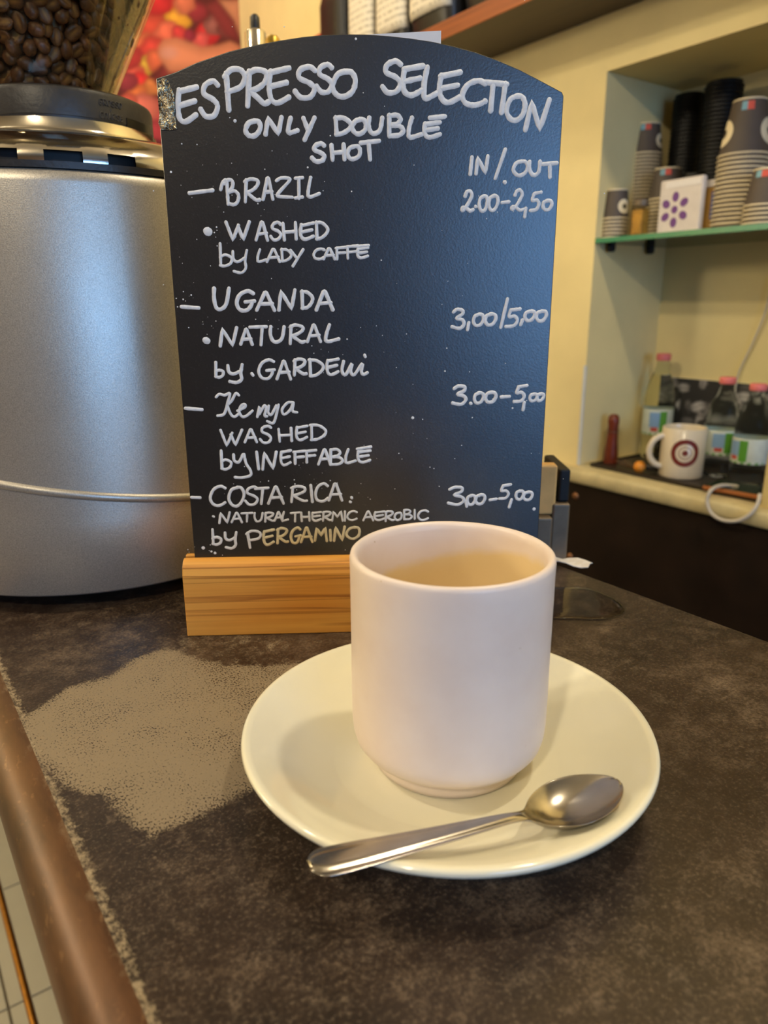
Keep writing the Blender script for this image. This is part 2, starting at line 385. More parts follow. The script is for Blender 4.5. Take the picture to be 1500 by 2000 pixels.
# floor tiles: joints at x = 0.033 and y = 1.29 as seen past the bar edge
tw = 0.33; tile_me = None
for i in range(-4, 2):
    for j in range(-2, 3):
        x0 = 0.033 + i*tw; y0 = 1.29 + j*tw
        if y0 + tw > YB: continue
        if tile_me is None:
            t = MB().box((0.0025, 0.0025, -0.012), (tw-0.0025, tw-0.0025, 0)).build('tile', 'tile', fl, bevel=0.0015); tile_me = t.data
        else:
            t = bpy.data.objects.new('tile', tile_me); C.objects.link(t); t.parent = fl
        t.location = (x0, y0, 0)
MBc = MB().box((XL-0.1, YF-0.1, ZC), (1.6, YB+0.1, ZC+0.1)); struct(MBc.build('ceiling', 'ceiling_white'))
w = MB()
w.box((WX, YF, 0), (1.55, YB, NZ0 - 0.02)); w.box((WX, YF, NZ1), (1.55, YB, ZC)); w.box((WX, NY1, NZ0-0.02), (1.55, YB, NZ1))
w.box((WX, YF, NZ0-0.02), (1.55, NY0, NZ1)); w.box((NB, NY0, NZ0-0.02), (1.55, NY1, NZ1))
struct(w.build('wall_right', 'plaster_yellow'), 'pale yellow plaster wall with a recessed niche behind the bar')
struct(MB().box((XL-0.1, YB, 0), (1.6, YB+0.1, ZC)).build('wall_back', 'plaster_yellow'))
struct(MB().box((XL-0.1, YF-0.1, 0), (XL, YB+0.1, ZC)).build('wall_left', 'plaster_room'))
w = MB(); w.box((XL, YF-0.1, 0), (WIN[0], YF, ZC)); w.box((WIN[1], YF-0.1, 0), (1.6, YF, ZC))
w.box((WIN[0], YF-0.1, 0), (WIN[1], YF, WIN[2])); w.box((WIN[0], YF-0.1, WIN[3]), (WIN[1], YF, ZC))
struct(w.build('wall_front', 'plaster_room'))
w = MB()
for x in (WIN[0], WIN[1]-0.05): w.box((x, YF-0.06, WIN[2]), (x+0.05, YF-0.01, WIN[3]))
for z in (WIN[2], WIN[3]-0.05): w.box((WIN[0]+0.05, YF-0.06, z), (WIN[1]-0.05, YF-0.01, z+0.05))
win = struct(w.build('window_1', 'window_frame'))
MB().box((WIN[0]+0.05, YF-0.04, WIN[2]+0.05), (WIN[1]-0.05, YF-0.034, WIN[3]-0.05)).build('pane', 'shelf_glass', win)
# stone sill of the niche, dark cladding below it, worn corner bead
def extrude_y(P, y0, y1):
    n = len(P); m = MB()
    m.add([(x, y0, z) for x, z in P] + [(x, y1, z) for x, z in P], [(i, (i+1) % n, (i+1) % n + n, i+n) for i in range(n)] + [tuple(reversed(range(n))), tuple(range(n, 2*n))]); return m
o = struct(extrude_y([(1.172, 0.934), (1.169, 0.939), (1.169, 0.955), (1.172, 0.960), (1.180, 0.963), (NB-0.001, 0.963), (NB-0.001, 0.9352), (1.2, 0.9352), (1.2, 0.934)], NY0+0.002, NY1-0.002).build('trim_1', 'marble', smooth=50), 'worn cream stone sill along the niche')
struct(MB().box((1.172, NY1-0.002, 0.934), (1.1995, 1.06, 0.9625)).build('trim_2', 'marble', bevel=0.004), 'short end of the cream stone sill on the wall')
cl = struct(MB().box((1.182, -1.5, 0), (1.1995, 2.2, 0.9335)).build('trim_3', 'dark_panel'), 'dark brown cladding panel below the sill')
for q in ((1124, 969), (1113, 1087)):
    p = onx(q[0], q[1], 1.1815)
    MB().lathe([(0, 0.004), (0.004, 0.0035), (0.0075, 0.0015), (0.008, 0)], 16).build('screw', 'screw', cl, smooth=60, loc=p).rotation_euler = (0, -PI/2, 0)
struct(MB().box((1.1985, NY1-0.0012, NZ0+0.009), (1.2035, NY1+0.006, 1.17)).build('trim_4', 'corner_white', bevel=0.0015), 'white worn corner strip at the niche edge')
# ------------------------------------------------------------------ the bar
X0, X1, RAD = 0.036, 0.415, 0.018
bar = thing('bar_counter', 'dark brown mottled laminate bar counter with rounded worn edge', 'counter', (0, 0, 0))
PATCH = [tuple(onz(x, y, TOP).xy) for x, y in [(22,1440),(40,1400),(75,1375),(130,1340),(210,1318),(262,1280),(330,1262),(390,1275),(450,1292),(520,1290),(600,1285),(640,1330),(640,1420),(600,1500),(540,1545),(490,1556),(420,1592),(350,1622),(292,1646),(250,1622),(232,1600),(195,1562),(135,1546),(92,1522),(52,1482)]]
SPILL = [tuple(onz(x, y, TOP).xy) for x, y in [(1000,1150),(1100,1148),(1150,1150),(1200,1170),(1220,1190),(1205,1205),(1170,1212),(1105,1210),(1000,1208)]]
FAINT = [tuple(onz(x, y, TOP).xy) for x, y in [(330,1240),(420,1235),(640,1250),(660,1300),(560,1330),(430,1320)]]
SMEAR = [tuple(onz(x, y, TOP).xy) for x, y in [(1290,1222),(1300,1238),(1350,1250),(1390,1232),(1420,1228)]]
def steps(a, b, d): n = max(1, round((b-a)/d)); return [a + (b-a)*i/n for i in range(n)]
xs = steps(X0, X0+0.03, 0.0015) + steps(X0+0.03, X1-0.004, 0.003) + [X1-0.004]
ys = steps(-1.5, 0.03, 0.08) + steps(0.03, 0.62, 0.0028) + steps(0.62, 2.2, 0.08) + [2.2]
tm = MB(); nx = len(xs)
tm.add([(x, y, TOP) for y in ys for x in xs], [(j*nx+i, j*nx+i+1, (j+1)*nx+i+1, (j+1)*nx+i) for j in range(len(ys)-1) for i in range(nx-1)])
top = tm.build('worktop', 'laminate', bar)
wv = []; dv = []; ev = []
for y in ys:
    for x in xs:
        wgt = 0; d2 = 0
        if 0.03 <= y <= 0.62:
            if x < 0.30 and 0.12 < y < 0.50:
                sd = segdist(x, y, PATCH); s = sd if inpoly(x, y, PATCH) else -sd
                wgt = max(0.0, min(1.0, 0.42 + s/0.016))
                wgt *= 1 - 0.34*max(0, min(1, (x-0.09)/0.08))
                if inpoly(x, y, FAINT): wgt = max(wgt, 0.46)
            if x > 0.2 and y > 0.14:
                sd = segdist(x, y, SPILL); d2 = math.exp(-(sd/0.0022)**2)*0.9
                if inpoly(x, y, SPILL): wgt = max(wgt, 0.10)
                sd = segdist(x, y, SMEAR, False); d2 = max(d2, 0.8*math.exp(-(sd/0.007)**2)*(0.5+0.7*noise.noise((x*160, y*160, 1))))
        wv.append(wgt); dv.append(max(0, d2)); 
        e = math.exp(-((x-0.0368)/0.0030)**2)*0.50 + math.exp(-((x-0.043)/0.008)**2)*0.22
        if wgt > 0.5: e *= 0.6
        ev.append(e)
setattr_f(top, 'wear_sheen', wv); setattr_f(top, 'dirt', dv); setattr_f(top, 'edge', ev)
em = []
for k in range(17):
    a = PI/2 + PI*k/16; em.append((X0 + RAD*math.cos(a), TOP - RAD + RAD*math.sin(a)))
n = len(em)
sm = MB(); yy = [-1.5, 0, 0.2, 0.4, 0.8, 2.2]
sm.add([(x, y, z) for y in yy for x, z in em], [(j*n+i, j*n+i+1, (j+1)*n+i+1, (j+1)*n+i) for j in range(len(yy)-1) for i in range(n-1)])
re_ = sm.build('rounded_edge', 'edge_laminate', bar, smooth=80)
setattr_f(re_, 'edge', [max(0, 0.42-0.20*i) for y in yy for i in range(n)])
back = [(X1-0.004, TOP), (X1-0.0012, TOP-0.0012), (X1, TOP-0.004), (X1, TOP-0.036), (X0, TOP-0.036)]
sm = MB(); nb = len(back)
sm.add([(x, y, z) for y in (-1.5, 2.2) for x, z in back], [(i, i+1, nb+i+1, nb+i) for i in range(nb-1)])
sm.build('back_edge', 'laminate', bar, smooth=60)
MB().box((0.11, -1.48, 0.08), (0.40, 2.18, TOP-0.037)).build('body', 'bar_wood', bar, bevel=0.003)
MB().box((0.14, -1.46, 0.0), (0.37, 2.16, 0.08)).build('plinth', 'black_rubber', bar)
fr = MB().tube([(0.056, -1.45, 0.2), (0.056, 2.15, 0.2)], 0.0062, 14).build('foot_rail', 'brass', bar, smooth=60)
for y in (-0.9, 0.1, 2.0): MB().tube([(0.056, y, 0.2), (0.112, y, 0.2)], 0.005, 10).build('rail_bracket', 'brass', fr, smooth=60)
pq = [(q.x, q.y) for q in catmull([(*p_, 0) for p_ in SPILL + SPILL[:1]], 5)][:-1]; npq = len(pq)
pcx = sum(p_[0] for p_ in pq)/npq; pcy = sum(p_[1] for p_ in pq)/npq; wm_ = MB(); vs = []
for s_, h_ in ((1.0, 0.00005), (0.985, 0.0005), (0.95, 0.0009), (0.85, 0.0010), (0.5, 0.0009)):
    vs += [(pcx + (p_[0]-pcx)*s_, pcy + (p_[1]-pcy)*s_, TOP + h_) for p_ in pq]
vs.append((pcx, pcy, TOP + 0.0009))
wm_.add(vs, [(r_*npq+i, r_*npq+(i+1) % npq, (r_+1)*npq+(i+1) % npq, (r_+1)*npq+i) for r_ in range(4) for i in range(npq)] + [(4*npq+i, 4*npq+(i+1) % npq, 5*npq) for i in range(npq)])
tag(wm_.build('water_puddle', 'water', smooth=180), 'flat puddle of spilled water on the bar right of the mug', 'puddle')
# ------------------------------------------------------------------ mug, saucer, spoon
SC = Vector((0.1783, 0.2056, TOP)); MC = Vector((0.1797, 0.2060, TOP))
prof = [(0.0, 0.0028), (0.040, 0.0028), (0.042, 0.0), (0.046, 0.0), (0.048, 0.003), (0.060, 0.0075), (0.074, 0.0150), (0.083, 0.0192),
        (0.0850, 0.0205), (0.0856, 0.0219), (0.0850, 0.0232), (0.0836, 0.0234), (0.0815, 0.0226), (0.074, 0.0183), (0.064, 0.0130), (0.056, 0.0098), (0.050, 0.0085), (0.0485, 0.0080), (0.047, 0.0076), (0.036, 0.0074), (0.0, 0.0074)]
so = MB().lathe(prof, 128).build('saucer', 'ceramic', smooth=180, loc=SC)
tag(so, 'glossy cream round saucer under the white mug', 'saucer')
Z0 = 0.0076
mp = [(0.0, 0.003), (0.0285, 0.003), (0.0295, 0.0004), (0.0305, 0.0), (0.0318, 0.0006), (0.0326, 0.003), (0.0328, 0.0058), (0.0330, 0.0062), (0.0345, 0.0070), (0.0372, 0.0088), (0.0392, 0.0115), (0.0401, 0.0150), (0.0405, 0.0200), (0.0406, 0.032), (0.0405, 0.05), (0.0405, 0.07), (0.0405, 0.084),
      (0.0406, 0.0895), (0.0403, 0.0910), (0.0394, 0.0918), (0.0382, 0.0915), (0.0374, 0.0902), (0.0371, 0.088), (0.0369, 0.07), (0.0368, 0.03), (0.036, 0.016), (0.032, 0.009), (0.022, 0.007), (0.0, 0.0068)]
mg = MB().lathe(mp, 128).build('coffee_mug', 'mug_glaze', smooth=180, loc=(MC.x, MC.y, TOP+Z0))
tag(mg, 'white straight-sided ceramic mug with coffee film inside, standing on the saucer', 'mug')
vals = []; ins = []
for i in range(128):
    a = 2*PI*i/128
    for k, (r, z) in enumerate(mp):
        pos = Vector((r*math.cos(a), r*math.sin(a), 0)).dot(_rt0)
        level = 0.0785 + 0.20*pos
        vals.append(level - z); ins.append(1.0 if k >= 20 else 0.0)
setattr_f(mg, 'film', vals); setattr_f(mg, 'inside', ins)
SPZ = (0.0265, 0.024)      # heights of handle end and tip, as they come to rest below
# spoon: path from handle end over the saucer rim to the bowl tip
E0 = onz(603, 1686, TOP+SPZ[0]); T0 = onz(1209, 1527, TOP+SPZ[1])
ax = (T0 - E0); L = math.hypot(ax.x, ax.y); ux = Vector((ax.x, ax.y, 0)).normalized(); uy = Vector((-ux.y, ux.x, 0))
inner = [(0.0, 0.0074), (0.036, 0.0074), (0.047, 0.0076), (0.050, 0.0085), (0.056, 0.0098), (0.064, 0.0130), (0.074, 0.0183), (0.0815, 0.0226), (0.0836, 0.0234), (0.0856, 0.0219)]
def saucer_z(x, y):
    r_ = math.hypot(x-SC.x, y-SC.y)
    for (ra, za), (rb, zb) in zip(inner[:-1], inner[1:]):
        if ra <= r_ <= rb: return za + (zb-za)*(r_-ra)/(rb-ra)
    return -1.0
st = [(0.0, 0.0022, 0.0), (0.012, 0.0046, 0), (0.03, 0.0062, 0), (0.06, 0.0066, 0), (0.12, 0.0064, 0), (0.20, 0.0058, 0), (0.30, 0.0050, 0), (0.40, 0.0043, 0), (0.52, 0.0034, 0), (0.60, 0.0027, 0), (0.645, 0.0024, 0), (0.675, 0.0032, 0.12),
      (0.695, 0.0058, 0.35), (0.72, 0.0088, 0.62), (0.75, 0.0112, 0.85), (0.79, 0.0131, 1.0), (0.83, 0.0138, 1.0), (0.87, 0.0133, 0.92), (0.91, 0.0118, 0.72), (0.945, 0.0094, 0.48), (0.97, 0.0068, 0.28), (0.988, 0.0042, 0.12), (0.998, 0.0016, 0.03)]
def axis_z(t):   # centre line: handle falls to the neck, dips into the bowl
    if t < 0.62: return 0.0068*(1-t/0.62)**1.15
    if t < 0.69: return -0.0022*(t-0.62)/0.07
    return -0.0022 + 0.0030*((t-0.69)/0.31)**1.3
NS = 14; sp = MB(); topv = []; botv = []; DEP = 0.0064
roll = 0.10
for (t, hw, bw) in st:
    c = E0.xy + ux.xy*(t*L)
    for k in range(NS+1):
        u = -1 + 2*k/NS; q = c + uy.xy*(u*hw)
        z = axis_z(t) - u*hw*roll*min(1, max(0, (t-0.6)/0.15))
        dep = DEP*bw*(1-u*u)**0.9; ridge = (1-min(1, bw*3))*(0.0008*(1-u*u) - 0.0005*math.exp(-((abs(u)-0.72)/0.14)**2))
        topv.append([q.x, q.y, z - dep + ridge]); botv.append([q.x, q.y, z - dep + ridge*0.3 - 0.0011*(1-0.7*abs(u)**4)])
# pitch and lift the spoon until it just rests on the saucer: at the bowl and at the rim under the handle
def need(t0, t1):
    m_ = -1
    for v_ in botv:
        t_ = ((Vector(v_[:2]) - E0.xy).dot(ux.xy))/L
        if t0 <= t_ <= t1: m_ = max(m_, saucer_z(v_[0], v_[1]) - v_[2])
    return m_
for _ in range(6):
    nb_ = need(0.68, 1.0); nr_ = need(0.08, 0.45)
    for arr in (topv, botv):
        for v_ in arr:
            t_ = ((Vector(v_[:2]) - E0.xy).dot(ux.xy))/L; v_[2] += nb_ + (nr_-nb_)*(0.84-t_)/(0.84-0.22)
for arr in (topv, botv):
    for v_ in arr: v_[2] += TOP + 0.0001
print("SPOON", topv[0][2]-TOP, topv[-1][2]-TOP)
nn = len(st); w1 = NS+1
fs = [(i*w1+k, i*w1+k+1, (i+1)*w1+k+1, (i+1)*w1+k) for i in range(nn-1) for k in range(NS)]
fb = [tuple(v + nn*w1 for v in reversed(f)) for f in fs]
ring = [k for k in range(w1)] + [i*w1+NS for i in range(1, nn)] + [(nn-1)*w1+k for k in reversed(range(NS))] + [i*w1 for i in reversed(range(1, nn-1))]
fr_ = [(ring[i], ring[(i+1) % len(ring)], ring[(i+1) % len(ring)] + nn*w1, ring[i] + nn*w1) for i in range(len(ring))]
sp.add(topv + botv, fs + fb + fr_)
spo = sp.build('teaspoon', 'steel', smooth=180, subsurf=1)
tag(spo, 'stainless steel teaspoon lying across the saucer in front of the mug', 'spoon')
# ------------------------------------------------------------------ coffee grinder
GC = Vector((0.146, 0.595, 0)); GD = math.hypot(GC.x, GC.y); GAZ = math.atan2(GC.x, GC.y)
gr = thing('coffee_grinder', 'silver coffee grinder with chrome collar and clear hopper left of the chalkboard', 'grinder', (GC.x, GC.y, TOP))
def ghit(x, y, R):
    d = ray(x, y); a = d.x**2 + d.y**2; bq = -2*(d.x*GC.x + d.y*GC.y); c = GD*GD - R*R
    disc = bq*bq - 4*a*c
    t = (-bq - math.sqrt(max(0, disc)))/(2*a); p = EYE + d*t; return Vector((p.x-GC.x, p.y-GC.y, p.z-TOP))
BR = 0.1345
MB().lathe([(0.0, 0.0120), (0.1330, 0.0115), (0.1345, 0.0130), (0.1348, 0.06), (0.1345, 0.16), (0.1335, 0.260), (0.1327, 0.2650), (0.1305, 0.2668), (0.0, 0.2668)], 160).build('body', 'silver_paint', gr, smooth=50)
# slanting pressed seam around the body
pa = ghit(0, 946, BR); pb = ghit(350, 972, BR)
ua = Vector((_rt0.x, _rt0.y)); sa = Vector(pa.xy).dot(ua); sb = Vector(pb.xy).dot(ua); kz = (pb.z-pa.z)/(sb-sa)
pts = []
for i in range(97):
    a = 2*PI*i/96; q = Vector((math.cos(a), math.sin(a)))*0.1336; pts.append((q.x, q.y, pa.z + kz*(q.dot(ua)-sa)))
MB().tube(pts, 0.0032, 10).build('seam', 'silver_paint', gr, smooth=80)
for a in (0.25, 0.75, 1.25, 1.75):
    aa = a*PI + math.atan2(_rt0.y, _rt0.x)
    MB().lathe([(0, 0), (0.020, 0), (0.022, 0.002), (0.022, 0.0125), (0, 0.0125)], 28).build('foot', 'black_rubber', gr, smooth=50, loc=(0.088*math.cos(aa), 0.088*math.sin(aa), 0))
MB().lathe([(0.120, 0.2667), (0.1322, 0.2670), (0.1325, 0.2706), (0.120, 0.2709)], 120).build('gasket', 'black_plastic', gr, smooth=40)
def gang(px, R, z):
    best = None
    for i in range(1440):
        a = 2*PI*i/1440; P3 = Vector((GC.x + R*math.cos(a), GC.y + R*math.sin(a), TOP + z))
        if (P3.xy).dot(Vector((math.cos(a), math.sin(a)))) > 0: continue
        d = P3 - EYE; x = 750 + F*d.dot(_rt)/d.dot(_fw)
        if best is None or abs(x-px) < best[0]: best = (abs(x-px), a)
    return best[1]
notch = [(gang(-45, 0.129, 0.273), gang(38, 0.129, 0.273)), (gang(89, 0.129, 0.273), gang(161, 0.129, 0.273)), (gang(208, 0.129, 0.273), gang(268, 0.129, 0.273))]
stepa = notch[1][0] - notch[0][0]; hw = (notch[1][1]-notch[1][0])
allowed = [notch[0], notch[1], notch[2]] + [(notch[2][0] + k*stepa, notch[2][0] + k*stepa + hw) for k in range(1, 14)]
def isn(i):
    a = 2*PI*(i+0.5)/360
    for s, e in allowed:
        s2 = (a - s) % (2*PI)
        if s2 < (e - s): return True
    return False
nset = {i for i in range(360) if isn(i)}
MB().lathe([(0.1300, 0.2709), (0.1300, 0.2735), (0.1292, 0.2768), (0.1265, 0.2812), (0.117, 0.2875), (0.100, 0.2925), (0.084, 0.2955), (0.0775, 0.2978), (0.0750, 0.2968), (0.0700, 0.2962), (0.0655, 0.2980), (0.0635, 0.302), (0.0625, 0.3075), (0.058, 0.3085)], 360,
           skip=lambda i, k: k < 2 and i in nset).build('chrome_collar', 'chrome', gr, smooth=50)
MB().lathe([(0.124, 0.268), (0.124, 0.2785), (0.10, 0.287)], 60).build('vent_core', 'black_rubber', gr, smooth=50)
RC = 0.0610
ar = MB().lathe([(0.048, 0.3070), (0.0603, 0.3070), (0.0606, 0.3092), (0.0610, 0.3094), (0.0611, 0.3232), (0.0602, 0.3256), (0.057, 0.3272), (0.047, 0.3272)], 120).build('adjusting_ring', 'black_plastic', gr, smooth=40)
a0 = gang(247, RC, 0.311); a1 = gang(280, RC, 0.311)
def ringbox(mb, R0, R1, aa, ab, z0, z1, n=8):
    vs = []; 
    for i in range(n+1):
        a = aa + (ab-aa)*i/n
        for r_, z in ((R0, z0), (R1, z0), (R1, z1), (R0, z1)): vs.append((r_*math.cos(a), r_*math.sin(a), z))
    fs = [(i*4+k, i*4+(k+1) % 4, (i+1)*4+(k+1) % 4, (i+1)*4+k) for i in range(n) for k in range(4)] + [(3, 2, 1, 0), (n*4, n*4+1, n*4+2, n*4+3)]
    return mb.add(vs, fs)
ringbox(MB(), 0.05, 0.0615, a0, a1 + 0.15, 0.3066, 0.3135).build('scale_window', 'black_gloss', ar)
# ------------------------------------------------------------------ strokes: hand lettering
FONT = {
 'A': [('l', [(0,1),(.45,0),(.55,0),(1,1)]), ('l', [(.18,.66),(.9,.62)])],
 'B': [('l', [(.08,0),(.08,1)]), ('c', [(.08,.03),(.55,0),(.8,.18),(.6,.4),(.2,.48),(.7,.52),(.97,.72),(.7,.96),(.08,1)])],
 'C': [('c', [(1,.12),(.7,0),(.25,.15),(.02,.55),(.15,.88),(.45,1),(.75,.95),(1,.82)])],
 'D': [('l', [(.06,0),(.1,1)]), ('c', [(.0,.03),(.5,.04),(.95,.35),(.9,.65),(.5,.93),(.06,1)])],
 'E': [('c', [(.1,.1),(.04,.4),(.06,.75),(.2,.96),(.5,1),(.98,.82)]), ('l', [(.08,.14),(1,0)]), ('l', [(.08,.55),(.88,.42)])],
 'F': [('l', [(.1,.06),(.14,1)]), ('l', [(.02,.08),(1,0)]), ('l', [(.1,.5),(.9,.44)])],
 'G': [('c', [(.95,.12),(.65,0),(.2,.2),(.02,.6),(.2,.95),(.6,.98),(.82,.75),(.85,.55)]), ('l', [(.5,.57),(1,.52)])],
 'H': [('l', [(.05,.05),(.12,1)]), ('l', [(.9,0),(.95,.95)]), ('l', [(.1,.55),(.92,.5)])],
 'I': [('l', [(.5,0),(.5,1)])],
 'J': [('l', [(.0,.04),(1,0)]), ('l', [(.5,.02),(.5,1)]), ('l', [(.0,1),(1,.96)])],
 'L': [('c', [(.3,0),(.1,.5),(.05,.9),(.12,.98),(.3,1),(1,.85)])],
 'M': [('l', [(0,1),(.12,.05),(.5,.6),(.85,0),(1,1)])],
 'N': [('l', [(.02,1),(.15,.05),(.78,.97),(1,0)])],
 'O': [('c', [(.6,.02),(.2,.15),(0,.6),(.2,.95),(.55,1),(.9,.75),(1,.35),(.85,.06),(.55,.02)])],
 'P': [('l', [(.1,.1),(.25,1)]), ('c', [(.02,.18),(.35,.0),(.8,.02),(1,.2),(.8,.45),(.15,.55)])],
 'R': [('l', [(.12,.05),(.06,1)]), ('c', [(.05,.12),(.4,0),(.85,.08),(.85,.3),(.5,.5),(.12,.6)]), ('c', [(.15,.58),(.5,.78),(.8,.93),(1,.9)])],
 'S': [('c', [(.95,.12),(.7,0),(.25,.12),(.2,.35),(.7,.52),(.95,.72),(.75,.97),(.3,1),(.02,.8)])],
 'T': [('l', [(0,.08),(1,0)]), ('l', [(.5,.05),(.5,1)])],
 'U': [('c', [(.05,0),(.02,.5),(.2,.92),(.5,1),(.82,.75),(.95,.0)]), ('l', [(.95,0),(.98,.9)])],
 'V': [('c', [(.05,0),(.02,.5),(.2,.92),(.5,1),(.85,.75),(1,.0)])],
 'W': [('l', [(0,.02),(.3,1),(.55,.2)]), ('l', [(.5,.3),(.72,.97),(1,0)])],
 'Y': [('l', [(0,.05),(.45,.5)]), ('l', [(1,0),(.2,1)])],
 'Z': [('c', [(.0,.15),(.3,.0),(.75,.02),(.8,.15),(.1,.8),(.12,.95),(1,1)])],
 'b': [('l', [(.1,0),(.15,.95)]), ('c', [(.1,.6),(.5,.5),(.95,.62),(.9,.88),(.5,1),(.12,.95)])],
 'y': [('c', [(.05,.05),(.1,.4),(.4,.5),(.8,.35)]), ('c', [(.95,0),(.85,.45),(.9,.8),(.6,1),(.15,.95)])],
 'e': [('c', [(.1,.6),(.6,.4),(.6,.1),(.3,.05),(.1,.4),(.2,.85),(.5,1),(1,.7)])],
 '2': [('c', [(.3,.25),(.45,.05),(.75,0),(.9,.2),(.7,.5),(.3,.85),(.05,.98),(.05,.85),(.35,.85),(.7,1),(1,.95)])],
 '3': [('c', [(.1,.15),(.4,0),(.85,.05),(.8,.25),(.35,.46),(.8,.55),(.95,.78),(.6,1),(.0,.92)])],
 '5': [('l', [(1,0),(.35,.08)]), ('c', [(.35,.08),(.2,.45),(.6,.42),(.8,.65),(.55,.95),(.0,1)])],
 '0': [('c', [(.55,.05),(.15,.2),(.02,.65),(.25,1),(.65,.95),(.95,.5),(.9,.12),(.55,.02),(.35,.12)])],
 '-': [('l', [(0,.5),(1,.45)])], '/': [('l', [(1,0),(0,1)])], ',': [('l', [(.7,0),(.3,1)])], '.': [('l', [(.45,.45),(.55,.55)])],
}
def stroke(mb, pts, w, put, h=0.00035, jit=0.0):
    """a raised rounded ribbon; pts in 2-D, put(u, v, height) -> 3-D"""
    P2 = [Vector(p) for p in pts]
    Q = [P2[0]]
    for p in P2[1:]:
        if (p-Q[-1]).length > w*0.05: Q.append(p)
    if len(Q) == 1: Q.append(Q[0] + Vector((w*0.1, 0)))
    d0 = (Q[0]-Q[1]).normalized(); d1 = (Q[-1]-Q[-2]).normalized()
    head = [(Q[0] + d0*w*k, s) for k, s in ((0.48, 0.2), (0.38, 0.65), (0.2, 0.9))]
    tail = [(Q[-1] + d1*w*k, s) for k, s in ((0.2, 0.9), (0.38, 0.65), (0.48, 0.2))]
    allp = head + [(q, 1.0) for q in Q] + tail
    vs = []; n = len(allp)
    for i, (p, s) in enumerate(allp):
        a = allp[max(i-1, 0)][0]; c = allp[min(i+1, n-1)][0]; t = (c-a)
        t = t.normalized() if t.length > 1e-9 else Vector((1, 0)); nn_ = Vector((-t.y, t.x))
        ww = w*0.5*s*(1 + jit*noise.noise((p.x*900, p.y*900, i*0.3)))
        for u, hh in ((-1, 0), (-.75, .8), (0, 1), (.75, .8), (1, 0)):
            q = p + nn_*(ww*u); vs.append(put(q.x, q.y, h*hh*(0.4+0.6*s)))
    fs = [(i*5+k, i*5+k+1, (i+1)*5+k+1, (i+1)*5+k) for i in range(n-1) for k in range(4)]
    mb.add(vs, fs)
def resample_l(pts, n=5):
    out = []
    for a, c in zip(pts[:-1], pts[1:]):
        for k in range(n): out.append((a[0]+(c[0]-a[0])*k/n, a[1]+(c[1]-a[1])*k/n))
    out.append(pts[-1]); return out
# raised lettering on the adjusting ring
def ringput(u, v, h): r_ = RC + 0.0001 + h; return (r_*math.cos(u), r_*math.sin(u), v)
def ringtext(txt, a_s, a_e, z0, z1, w):
    mb = MB(); n = len(txt); step = (a_e-a_s)/n
    for i, ch in enumerate(txt):
        if ch == ' ': continue
        for kind, pp in FONT[ch]:
            q = pp if kind == 'l' else [tuple(p) for p in catmull([(*p, 0) for p in pp], 4)]
            q = [((a_s + step*(i + 0.12 + 0.76*p[0]))*RC, z1 + (z0-z1)*p[1]) for p in q]
            stroke(mb, q, w, lambda u, v, h: ringput(u/RC, v, h), 0.0005)
    return mb
ringtext('GROSSO', gang(192, RC, 0.319), gang(238, RC, 0.319), 0.3180, 0.3215, 0.0008).build('lettering', 'black_plastic', ar, smooth=60)
ringtext('COARSE', gang(194, RC, 0.312), gang(240, RC, 0.312), 0.3102, 0.3137, 0.0008).build('lettering', 'black_plastic', ar, smooth=60)
MB().box((-0.0003, -0.0003, 0), (0.0003, 0.0003, 0.002)).build('tick_mark', 'black_plastic', ar, loc=(RC*math.cos(gang(216, RC, .316)), RC*math.sin(gang(216, RC, .316)), 0.3148))
# hopper: a wide cone of clear plastic, seated a little off the ring's axis
HO = -_rt0*0.018; HC = Vector((GC.x + HO.x, GC.y + HO.y, 0)); HD = HC.length; HAZ = math.atan2(HC.x, HC.y)
def silR(x, y):
    d = ray(x, y); az = math.atan2(d.x, d.y); R = HD*math.sin(az - HAZ); dist = math.sqrt(HD*HD - R*R); return R, EYE.z + d.z/math.hypot(d.x, d.y)*dist - TOP
r1, z1_ = silR(218, 213); r2, z2_ = silR(300, 0)
sl = (r2-r1)/(z2_-z1_)
HZ0, HZ1 = 0.3275, 0.56
def HR(z): return r1 + sl*(z-z1_)
hop = MB().lathe([(HR(HZ0), HZ0), (HR(0.4), 0.4), (HR(HZ1), HZ1), (HR(HZ1)+0.004, HZ1+0.002), (HR(HZ1)+0.004, HZ1+0.006), (HR(HZ1)-0.002, HZ1+0.006), (HR(HZ1)-0.003, HZ1), (HR(0.4)-0.003, 0.4), (HR(HZ0)-0.003, HZ0)], 96).build('hopper', 'hopper_clear', gr, smooth=60, loc=(HO.x, HO.y, 0))
MB().lathe([(HR(HZ1)+0.006, HZ1+0.0065), (HR(HZ1)+0.006, HZ1+0.012), (HR(HZ1)-0.01, HZ1+0.016), (0.02, HZ1+0.018), (0.018, HZ1+0.03), (0.0, HZ1+0.031)], 64).build('hopper_lid', 'black_plastic', gr, smooth=50, loc=(HO.x, HO.y, 0))
